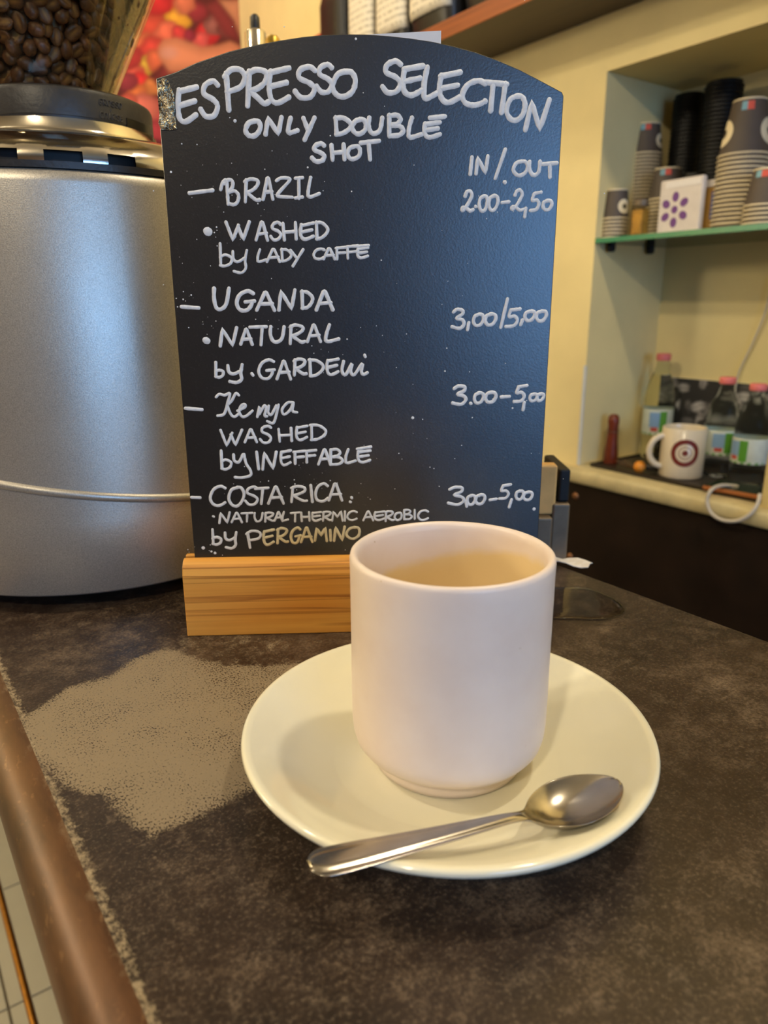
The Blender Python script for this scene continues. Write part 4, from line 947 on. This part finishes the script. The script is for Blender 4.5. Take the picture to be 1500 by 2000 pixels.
FING = [([(308,92),(318,78),(345,73),(375,84),(395,92),(425,88),(450,80),(470,90),(470,140),(330,140),(310,112)], (222,136,100)),
        ([(425,0),(470,0),(470,75),(455,40)], (214,140,104)), ([(400,10),(425,0),(458,42),(466,80),(440,70)], (142,50,52))]
def pcol(x, y):
    wx = x + 6*noise.noise((x*.05, y*.05, 0)); wy = y + 6*noise.noise((x*.05, y*.05, 7))
    col = Vector(srgb(96, 34, 34)[:3])
    for cx_, cy_, r_, c in CH:
        if abs(wx-cx_) > 1.2*r_ or abs(wy-cy_) > 1.2*r_: continue
        d = math.hypot(wx-cx_, wy-cy_)/r_
        if d < 1.12:
            k_ = max(0, min(1, (1.12-d)/0.24)); sh_ = 1.08 - 0.45*d*d + 0.35*math.exp(-((wx-cx_+.3*r_)**2+(wy-cy_+.35*r_)**2)/(0.10*r_*r_))
            col = col.lerp(Vector(srgb(*c)[:3])*sh_, k_)
    for P_, c in FING:
        sd = segdist(x, y, P_); sd = sd if inpoly(x, y, P_) else -sd
        k_ = max(0, min(1, 0.5 + sd/8)); cc = Vector(srgb(*c)[:3])*(0.72 + 0.4*min(1, max(0, sd)/22))
        if k_ > 0: col = col.lerp(cc, k_)
    if inpoly(x, y, FING[0][0]):
        d = math.hypot((x-330)/22, (y-103)/16)
        if d < 1: col = col.lerp(Vector(srgb(214, 150, 136)[:3]), 0.7*(1-d*d))
    return col
gx = [190 + 2.2*i for i in range(int((473-190)/2.2)+1)]
pa_ = ony(473, 20, PY); pz0 = 1.72; pz1 = 2.62; px0 = 0.22; px1 = pa_.x
NU, NV = 130, 130
def topx(X, Z):
    d = Vector((X, PY, Z)) - EYE; return 750 + F*d.dot(_rt)/d.dot(_fw), 1000 - F*d.dot(_up)/d.dot(_fw)
pm = MB(); pm.grid(NU, NV, lambda i, j: (px0 + (px1-px0)*i, PY, pz0 + (pz1-pz0)*j))
pst = thing('cherry_poster', 'large colour photo print of a hand among red coffee cherries on the wall', 'poster', (0, 0, 0))
o = pm.build('print', 'print', pst); cols = []
for v in o.data.vertices:
    x, y = topx(v.co.x, v.co.z)
    cols.append(pcol(x, y))
setattr_c(o, cols)
MB().box((px0, PY+0.0006, pz0), (px1, YB-0.0005, pz1)).build('backing', 'paper', pst)
# ------------------------------------------------------------------ glass shelf in the niche
GZ = 1.412
gs = thing('glass_shelf', 'green-edged glass shelf in the niche carrying the paper cups', 'shelf', (0, 0, 0))
MB().box((WX+0.0008, NY0+0.001, GZ-0.009), (NB-0.001, NY1-0.001, GZ)).build('pane', 'shelf_glass', gs)
MB().box((WX-0.0008, NY0+0.001, GZ-0.009), (WX+0.0007, NY1-0.001, GZ)).build('front_edge', 'glass_edge', gs)
for x in (1.235, 1.36):
    MB().lathe([(0, -0.024), (0.006, -0.024), (0.0085, -0.020), (0.0085, -0.0095), (0, -0.0095)], 20).build('shelf_support', 'black_rubber', gs, smooth=40, loc=(x, NY1-0.012, GZ))
def onshelf(px, X): return onx(px, 440, X).y
class Cup:
    def __init__(s, ro, rb, h): s.ro, s.rb, s.h = ro, rb, h
    def r(s, z): return s.ro + (s.rb-s.ro)*z/s.h
    def shell(s):
        m_ = MB(); m_.lathe([(s.ro+0.0002, 0.0032), (s.r(s.h*.5), s.h*.5), (s.rb, s.h-0.0025)], 40, 0)
        m_.lathe([(s.rb-0.0002, s.h-0.0026), (s.rb+0.0002, s.h-0.001), (s.rb-0.0006, s.h), (s.rb-0.0022, s.h-0.0006), (s.rb-0.0026, s.h-0.005), (0, s.h-0.0052)], 40, 1)
        m_.lathe([(s.ro-0.001, 0.0), (s.ro+0.0012, 0.0004), (s.ro+0.0022, 0.0017), (s.ro+0.0012, 0.0030), (s.ro-0.001, 0.0034), (s.ro-0.0022, 0.0017), (s.ro-0.001, 0.0)], 40, 1)
        return m_
    def patch(s, a0, a1, z0, z1, nu=8, nv=6, off=0.0004, disc=False):
        def fn(i, j):
            u = 2*i-1; v = 2*j-1
            if disc: u, v = u*math.sqrt(1-v*v/2), v*math.sqrt(1-u*u/2)
            a = (a0+a1)/2 + (a1-a0)/2*u; z = (z0+z1)/2 + (z1-z0)/2*v; r_ = s.r(z) + off
            return (r_*math.cos(a), r_*math.sin(a), z)
        return MB().grid(nu, nv, fn)
CUPS = {}
def cupmesh(key, c):
    if key not in CUPS: CUPS[key] = c.shell().mesh('paper_cup', ['cup_grey', 'cup_cream'], 40)
    return CUPS[key]
def stack(key, c, px, X, n, pitch, what, logos=(), sticker=None, base=GZ):
    y = onshelf(px, X); me_ = cupmesh(key, c)
    for i in range(n-1):
        o_ = bpy.data.objects.new('paper_cup', me_); C.objects.link(o_); o_.location = (X, y, base + i*pitch + 0.0003)
        o_.rotation_euler.z = random.uniform(0, 6)
        tag(o_, 'grey cream-rimmed paper cup nested in ' + what, 'paper cup', 'cups nested in ' + what)
    t = thing('paper_cup', 'topmost upturned grey paper cup of ' + what, 'paper cup', (X, y, base + (n-1)*pitch + 0.0003), 0, 'cups nested in ' + what)
    o_ = bpy.data.objects.new('cup_shell', me_); C.objects.link(o_); o_.parent = t
    back_ = math.atan2(-y, -X)       # towards the camera
    for da in logos:
        rr_ = c.h*0.24; ha = rr_/c.r(c.h*.42)
        lg = c.patch(back_+da-ha, back_+da+ha, c.h*.42-rr_, c.h*.42+rr_, 12, 12, 0.0005, True).build('round_logo', 'cup_cream', t, smooth=180)
        c.patch(back_+da-ha*.32, back_+da+ha*.32, c.h*.42-rr_*.32, c.h*.42+rr_*.32, 8, 8, 0.0009, True).build('logo_centre', 'logo_dark', lg, smooth=180)
    if sticker is not None:
        zt_ = c.h*0.93; hh = 0.013 if c.h > 0.07 else 0.010; ha = sticker[1]; a_ = back_ + sticker[0]
        sk = c.patch(a_, a_+ha, zt_-hh, zt_, 6, 2, 0.0006).build('sticker', 'sticker_red', t, smooth=180)
        c.patch(a_-ha*.85, a_, zt_-hh, zt_, 6, 2, 0.0006).build('sticker_half', 'sticker_blue', sk, smooth=180)
    return t
mini = Cup(0.0245, 0.0200, 0.054); small = Cup(0.0315, 0.0240, 0.0565); big = Cup(0.0395, 0.0265, 0.086)
stack('mini', mini, 1200, 1.242, 6, 0.0068, 'the short leftmost stack', logos=(0.75,))
stack('small', small, 1248, 1.335, 25, 0.0066, 'the stack behind the little jar', logos=(1.15,), sticker=(-0.15, 0.42))
stack('small', small, 1294, 1.305, 11, 0.0066, 'the stack behind the flower packet', sticker=(-0.15, 0.42))
stack('big', big, 1436, 1.275, 17, 0.0072, 'the tallest stack of big cups', logos=(-1.25, 1.25), sticker=(-0.1, 0.36))
stack('small', small, 1490, 1.232, 5, 0.0068, 'the low stack right of the tall cups', sticker=(-0.45, 0.42))
bt = stack('big', big, 1517, 1.345, 20, 0.0072, 'the lidded stack at the right edge', logos=(-1.2,))
MB().lathe([(big.rb+0.006, big.h-0.032), (big.rb+0.005, big.h+0.002), (big.rb+0.001, big.h+0.010), (big.rb-0.006, big.h+0.012), (0, big.h+0.012)], 36).build('lid', 'black_lid', bt, smooth=40)
# black lids, stacked
lid_me = MB().lathe([(0.0, 0.0095), (0.026, 0.0095), (0.0275, 0.0105), (0.0290, 0.0100), (0.0300, 0.0030), (0.0320, 0.0025), (0.0325, 0.0008), (0.0318, 0.0), (0.030, 0.0005), (0.0285, 0.0085), (0.0, 0.0085)], 32).mesh('cup_lid', 'black_lid', 40)
def lids(px, X, n, what, sc=1.0):
    y = onshelf(px, X)
    for i in range(n):
        o_ = bpy.data.objects.new('cup_lid', lid_me); C.objects.link(o_); o_.scale = (sc, sc, 1); o_.location = (X + random.uniform(-.0005, .0005), y + random.uniform(-.0005, .0005), GZ + 0.0004 + i*0.0070)
        tag(o_, 'thin black plastic cup lid in ' + what, 'lid', 'lids in ' + what)
lids(1322, 1.385, 37, 'the tall lid column left of the other', 0.92)
lids(1384, 1.36, 37, 'the tall lid column beside the big cups', 1.05)
lids(1346, 1.318, 15, 'the low lid column in front of the tall ones', 0.72)
# jar
y = onshelf(1249, 1.232)
t = thing('sugar_jar', 'small clear jar with golden contents between the cup stacks', 'jar', (1.232, y, GZ))
MB().box((-0.013, -0.013, 0.0), (0.013, 0.013, 0.052)).build('glass_body', 'hopper_clear', t, bevel=0.003)
MB().box((-0.011, -0.011, 0.002), (0.011, 0.011, 0.046)).build('contents', 'jar_gold', t, bevel=0.003)
MB().lathe([(0.0125, 0.0525), (0.013, 0.056), (0.013, 0.062), (0.011, 0.064), (0, 0.064)], 24).build('cap', 'steel_brushed', t, smooth=40)
# packet with the purple flower
X = 1.236; ya_ = onx(1281, 440, X).y; yb_ = onx(1366, 440, X).y; wy = ya_-yb_; hp = onx(1322, 349, X).z - GZ
t = thing('flower_packet', 'white packet printed with a purple six-petal flower on the glass shelf', 'packet', (X, (ya_+yb_)/2, GZ), -0.06)
MB().box((0, -wy/2, 0), (0.012, wy/2, hp)).build('packet_body', 'packet_white', t, bevel=0.003)
MB().box((-0.0006, -wy/2+0.004, hp-0.014), (-0.0001, wy/2-0.012, hp-0.004)).build('fold_strip', 'paper', t)
fc_ = (wy*0.10, hp*0.44)
def petal(cy, cz, ry, rz_, ang_):
    k_ = 16; pts_ = [(ry*math.cos(2*PI*i/k_), rz_*math.sin(2*PI*i/k_)) for i in range(k_)]; c_, s_ = math.cos(ang_), math.sin(ang_)
    f = [(-0.0005, cy + p_[0]*c_ - p_[1]*s_, cz + p_[0]*s_ + p_[1]*c_) for p_ in pts_]; b_ = [(-0.0001, p_[1], p_[2]) for p_ in f]
    MB().add(f + b_, [tuple(range(k_))] + [(i, (i+1) % k_, (i+1) % k_ + k_, i+k_) for i in range(k_)]).build('petal', 'petal', t)
petal(fc_[0], fc_[1], 0.0065, 0.0065, 0)
for i in range(6):
    a = PI/2 + i*PI/3; petal(fc_[0] + 0.0215*math.cos(a), fc_[1] + 0.0215*math.sin(a), 0.0085, 0.0068, a)
# carton behind
X = 1.252; y0_ = onx(1364, 440, X).y; y1_ = onx(1395, 440, X).y; hc = onx(1380, 352, X).z - GZ
t = thing('tea_carton', 'brown and blue tea carton between flower packet and tall cups', 'carton', (X, (y0_+y1_)/2, GZ))
wd = (y0_-y1_)/2
MB().box((0, -wd, 0), (0.03, wd, hc-0.012)).build('carton_body', 'box_brown', t, bevel=0.001)
MB().box((0, -wd, hc-0.0118), (0.03, wd, hc)).build('top_flap', 'packet_white', t, bevel=0.001)
MB().box((-0.0006, -wd+0.001, 0.02), (-0.0001, -wd+0.011, hc-0.02)).build('side_print', 'box_blue', t)
# ------------------------------------------------------------------ things on the sill
SL = 0.963
tray = thing('serving_tray', 'dark flat tray on the cream sill under the mug and bottles', 'tray', (0, 0, 0))
yL = onz(1178, 906, SL).y
MB().box((1.212, NY0+0.05, SL+0.0004), (1.424, min(yL, NY1-0.012), SL+0.004)).build('tray_base', 'tray_dark', tray, bevel=0.001)
m_ = MB(); ytr = min(yL, NY1-0.012)
for a, b_ in (((1.212, NY0+0.05, SL+0.004), (1.2155, ytr, SL+0.0075)), ((1.4205, NY0+0.05, SL+0.004), (1.424, ytr, SL+0.0075)), ((1.2155, ytr-0.0035, SL+0.004), (1.4205, ytr, SL+0.0075)), ((1.2155, NY0+0.05, SL+0.004), (1.4205, NY0+0.0535, SL+0.0075))): m_.box(a, b_)
m_.build('rim', 'tray_dark', tray)
TZ = SL + 0.0042
def onsill(px, X): return onx(px, 900, X).y
X = 1.262; y = onsill(1192, X); hz_ = onx(1196, 808, X).z - TZ
t = thing('pepper_mill', 'slim reddish brown wooden mill standing at the left end of the tray', 'mill', (X, y, TZ))
s_ = hz_/0.105
MB().lathe([(0, 0), (0.0145, 0), (0.0150, 0.003), (0.0142, 0.02*s_), (0.0118, 0.045*s_), (0.0108, 0.064*s_), (0.0112, 0.068*s_), (0, 0.068*s_)], 32).build('base', 'mill_wood', t, smooth=50)
MB().lathe([(0.0105, 0.0685*s_), (0.0112, 0.071*s_), (0.0104, 0.078*s_), (0.0118, 0.088*s_), (0.0112, 0.098*s_), (0.007, 0.104*s_), (0, 0.105*s_)], 32).build('head', 'mill_wood', t, smooth=60)
MB().lathe([(0.0113, 0.0675*s_), (0.0113, 0.0692*s_)], 32).build('ring', 'steel_brushed', t)
# mug with maroon ring
X = 1.272; y = onsill(1331, X); R = 0.0405; hm = 0.096
mgo = thing('logo_mug', 'white mug with a maroon ring emblem on the tray between bottles', 'mug', (X, y, TZ))
MB().lathe([(0, 0.002), (0.036, 0.002), (0.037, 0), (0.0395, 0.001), (R, 0.004), (R, hm-0.001), (R-0.001, hm), (R-0.003, hm-0.001), (R-0.004, hm-0.006), (R-0.004, 0.008), (0, 0.006)], 56).build('cup_body', 'mug_white', mgo, smooth=50)
tc = math.atan2(-y, -X)
def cyl_patch(Rr, a_c, zc, r0, r1, n=36, k=4):
    vs = [];
    for i in range(n):
        a = 2*PI*i/n
        for j in range(k+1):
            r_ = r0 + (r1-r0)*j/k; u = r_*math.cos(a)/Rr; vs.append((Rr*math.cos(a_c+u), Rr*math.sin(a_c+u), zc + r_*math.sin(a)))
    return MB().add(vs, [(i*(k+1)+j, ((i+1) % n)*(k+1)+j, ((i+1) % n)*(k+1)+j+1, i*(k+1)+j+1) for i in range(n) for j in range(k)])
cyl_patch(R+0.0004, tc+0.12, 0.052, 0.0175, 0.0262).build('ring_emblem', 'maroon', mgo, smooth=180)
cyl_patch(R+0.0004, tc+0.12, 0.052, 0.0105, 0.0120).build('ring_emblem', 'maroon', mgo, smooth=180)
cyl_patch(R+0.0004, tc+0.12, 0.052, 0.0005, 0.0055).build('emblem_centre', 'maroon', mgo, smooth=180)
lft = -_rt0.xy.normalized(); hp_ = []
for i in range(15):
    a = -PI/2 + PI*i/14; rr_ = R - 0.003 + 0.0275*math.cos(a); hp_.append((lft.x*rr_, lft.y*rr_, 0.050 + 0.030*math.sin(a)))
MB().tube(hp_, 0.0058, 12).build('handle', 'mug_white', mgo, smooth=80)
# water bottles
def bottle(px, X, ht, label, la, Rb=0.031):
    y = onsill(px, X); t = thing('water_bottle', label, 'bottle', (X, y, TZ), 0, 'clear plastic water bottles on the tray')
    k_ = ht/0.21
    MB().lathe([(0, 0.004), (0.02, 0.0), (0.028, 0.002), (Rb, 0.008), (Rb, 0.03*k_), (Rb-0.0015, 0.033*k_), (Rb, 0.036*k_), (Rb-0.0008, 0.05*k_), (Rb-0.0008, 0.102*k_), (Rb, 0.106*k_), (Rb-0.002, 0.112*k_), (Rb, 0.118*k_), (Rb-0.003, 0.135*k_), (0.024, 0.155*k_), (0.016, 0.175*k_), (0.0125, 0.188*k_), (0.0125, 0.197*k_)], 40).build('bottle_body', 'pet', t, smooth=60)
    MB().lathe([(0.0142, 0.1965*k_), (0.0148, 0.198*k_), (0.0148, ht-0.0015), (0.0135, ht), (0, ht)], 28).build('cap', 'cap_pink', t, smooth=50)
    lb = MB().lathe([(Rb+0.0001, 0.05*k_), (Rb+0.0002, 0.0505*k_), (Rb+0.0002, 0.1015*k_), (Rb+0.0001, 0.102*k_)], 40).build('label', 'label_white', t, smooth=60)
    c0 = math.atan2(-y, -X) + la
    def band(a0, a1, z0, z1, mt, nm):
        MB().grid(8, 1, lambda i, j: ((Rb+0.0006)*math.cos(a0+(a1-a0)*i), (Rb+0.0006)*math.sin(a0+(a1-a0)*i), z0+(z1-z0)*j)).build(nm, mt, lb, smooth=180)
    band(c0+0.15, c0+0.62, 0.055*k_, 0.098*k_, 'label_green', 'green_panel'); band(c0-0.55, c0+0.15, 0.066*k_, 0.096*k_, 'label_blue', 'blue_panel'); band(c0-0.4, c0+0.05, 0.058*k_, 0.066*k_, 'label_red', 'red_stripe'); band(c0-1.6, c0+1.6, 0.0505*k_, 0.054*k_, 'label_green', 'green_stripe')
    return t
bottle(1276, 1.385, 0.222, 'tall clear water bottle with pink cap behind the white logo mug', 0.0)
bottle(1402, 1.330, 0.190, 'clear water bottle with pink cap right of the logo mug', 0.1)
bottle(1462, 1.300, 0.186, 'clear water bottle with pink cap nearest the right edge', -0.75)
# brush with orange knob
b0 = onz(1248, 912, TZ+0.011); t = thing('cleaning_brush', 'dark bristled brush with an orange knob lying before the logo mug', 'brush', (b0.x+0.002, b0.y, TZ))
MB().lathe([(0, 0), (0.006, 0.0007), (0.0105, 0.0055), (0.0118, 0.011), (0.0105, 0.0165), (0.006, 0.0213), (0, 0.022)], 28).build('knob', 'orange', t, smooth=180)
MB().tube([(0.009, -0.004, 0.011), (0.02, -0.03, 0.012), (0.03, -0.055, 0.011)], [0.006, 0.008, 0.009], 12).build('handle', 'black_plastic', t, smooth=60)
m_ = MB()
for i in range(60):
    a = random.uniform(-1, 1); b_ = random.uniform(0, 1); m_.tube([(0.004, 0.012 + 0.02*b_, 0.003 + 0.006*random.random()), (0.012+0.01*a, 0.04 + 0.02*b_, 0.004 + 0.012*random.random())], 0.0008, 4)
br_ = m_.build('bristles', 'bristle', t); br_['kind'] = 'stuff'
MB().tube([(0.006, 0.008, 0.011), (0.004, 0.014, 0.009)], [0.008, 0.006], 12).build('ferrule', 'black_plastic', t, smooth=60)
# telephone lying on the tray edge
pa2 = onz(1432, 962, TZ+0.006)
t = thing('mobile_phone', 'phone with copper edge lying on the sill before the bottles', 'phone', (1.235, pa2.y-0.01, TZ+0.0035), 0.12)
MB().box((-0.034, -0.065, 0), (0.034, 0.065, 0.0075)).build('case', 'copper_edge', t, bevel=0.003)
MB().box((-0.031, -0.062, 0.0076), (0.031, 0.062, 0.0082)).build('screen', 'screen', t)
# cream carton at the right edge of the view
pc = onz(1490, 1003, SL); t = thing('cream_carton', 'plain cream carton standing at the right edge of the sill', 'carton', (1.19, onx(1489, 960, 1.19).y, SL))
MB().box((0, -0.10, 0.0003), (0.016, 0.0, onx(1492, 882, 1.19).z - SL)).build('carton_body', 'box_cream', t, bevel=0.001)
hq = onx(1492, 880, 1.19).z - SL
MB().box((0.001, -0.05, hq + 0.0003), (0.014, -0.002, hq+0.024)).build('top_flap', 'paper', t, bevel=0.003)
# white charging cable: down the wall and a loop over the sill
cp = [onx(1510, 540, NB-0.008), onx(1496, 605, NB-0.008), onx(1470, 670, NB-0.006), onx(1446, 720, NB-0.006), onx(1437, 755, NB-0.01), onx(1434, 800, 1.40), onx(1440, 850, 1.385)]
lp = [onx(1440, 950, 1.232), onx(1410, 948, 1.20), onx(1388, 958, 1.165), onx(1381, 980, 1.16), onx(1390, 1003, 1.158), onx(1412, 1016, 1.157), onx(1440, 1017, 1.158), onx(1464, 1005, 1.162), onx(1479, 985, 1.17), onx(1484, 965, 1.182)]
c_ = MB().tube([tuple(v) for v in catmull(cp, 8)], 0.0018, 8).build('wall_cable', 'cable_white', smooth=80); tag(c_, 'thin white cable hanging down the niche back wall', 'cable')
c_ = MB().tube([tuple(v) for v in catmull(lp, 8)], 0.0032, 10).build('charging_cable', 'cable_white', smooth=80); tag(c_, 'white cable looping over the front of the sill', 'cable')
# black and white photo of beans at the back of the niche
ph = thing('bean_photo', 'black and white photo print of coffee beans behind the bottles', 'picture', (0, 0, 0))
PXx = NB - 0.006; zt_ = onx(1290, 735, PXx).z; y1p = onx(1291, 740, PXx).y; y0p = NY0 + 0.1
pm = MB(); pm.grid(150, 60, lambda i, j: (PXx, y1p + (y0p-y1p)*i, SL + 0.001 + (zt_-SL-0.001)*j))
o = pm.build('print', 'print', ph); rr = random.Random(5); blobs = [(rr.uniform(y0p, y1p), rr.uniform(SL, zt_), rr.uniform(.010, .02), rr.uniform(0, PI), rr.random()) for _ in range(260)]
cols = []
for v in o.data.vertices:
    val = 0.035
    for by, bz, br2, an, tone in blobs:
        dy, dz = v.co.y-by, v.co.z-bz
        if abs(dy) > br2 or abs(dz) > br2: continue
        a_, b_ = dy*math.cos(an)+dz*math.sin(an), -dy*math.sin(an)+dz*math.cos(an); d = math.hypot(a_/br2, b_/(br2*.62))
        if d < 1: val = (0.05 + 0.6*tone*tone)*(1.05-d*d*0.7)*(0.45 if abs(b_) < br2*.07 else 1)
    cols.append((val*1.08, val, val*0.95))
setattr_c(o, cols)
MB().box((PXx+0.0005, y0p, SL+0.001), (NB-0.0005, y1p, zt_)).build('backing', 'paper', ph)
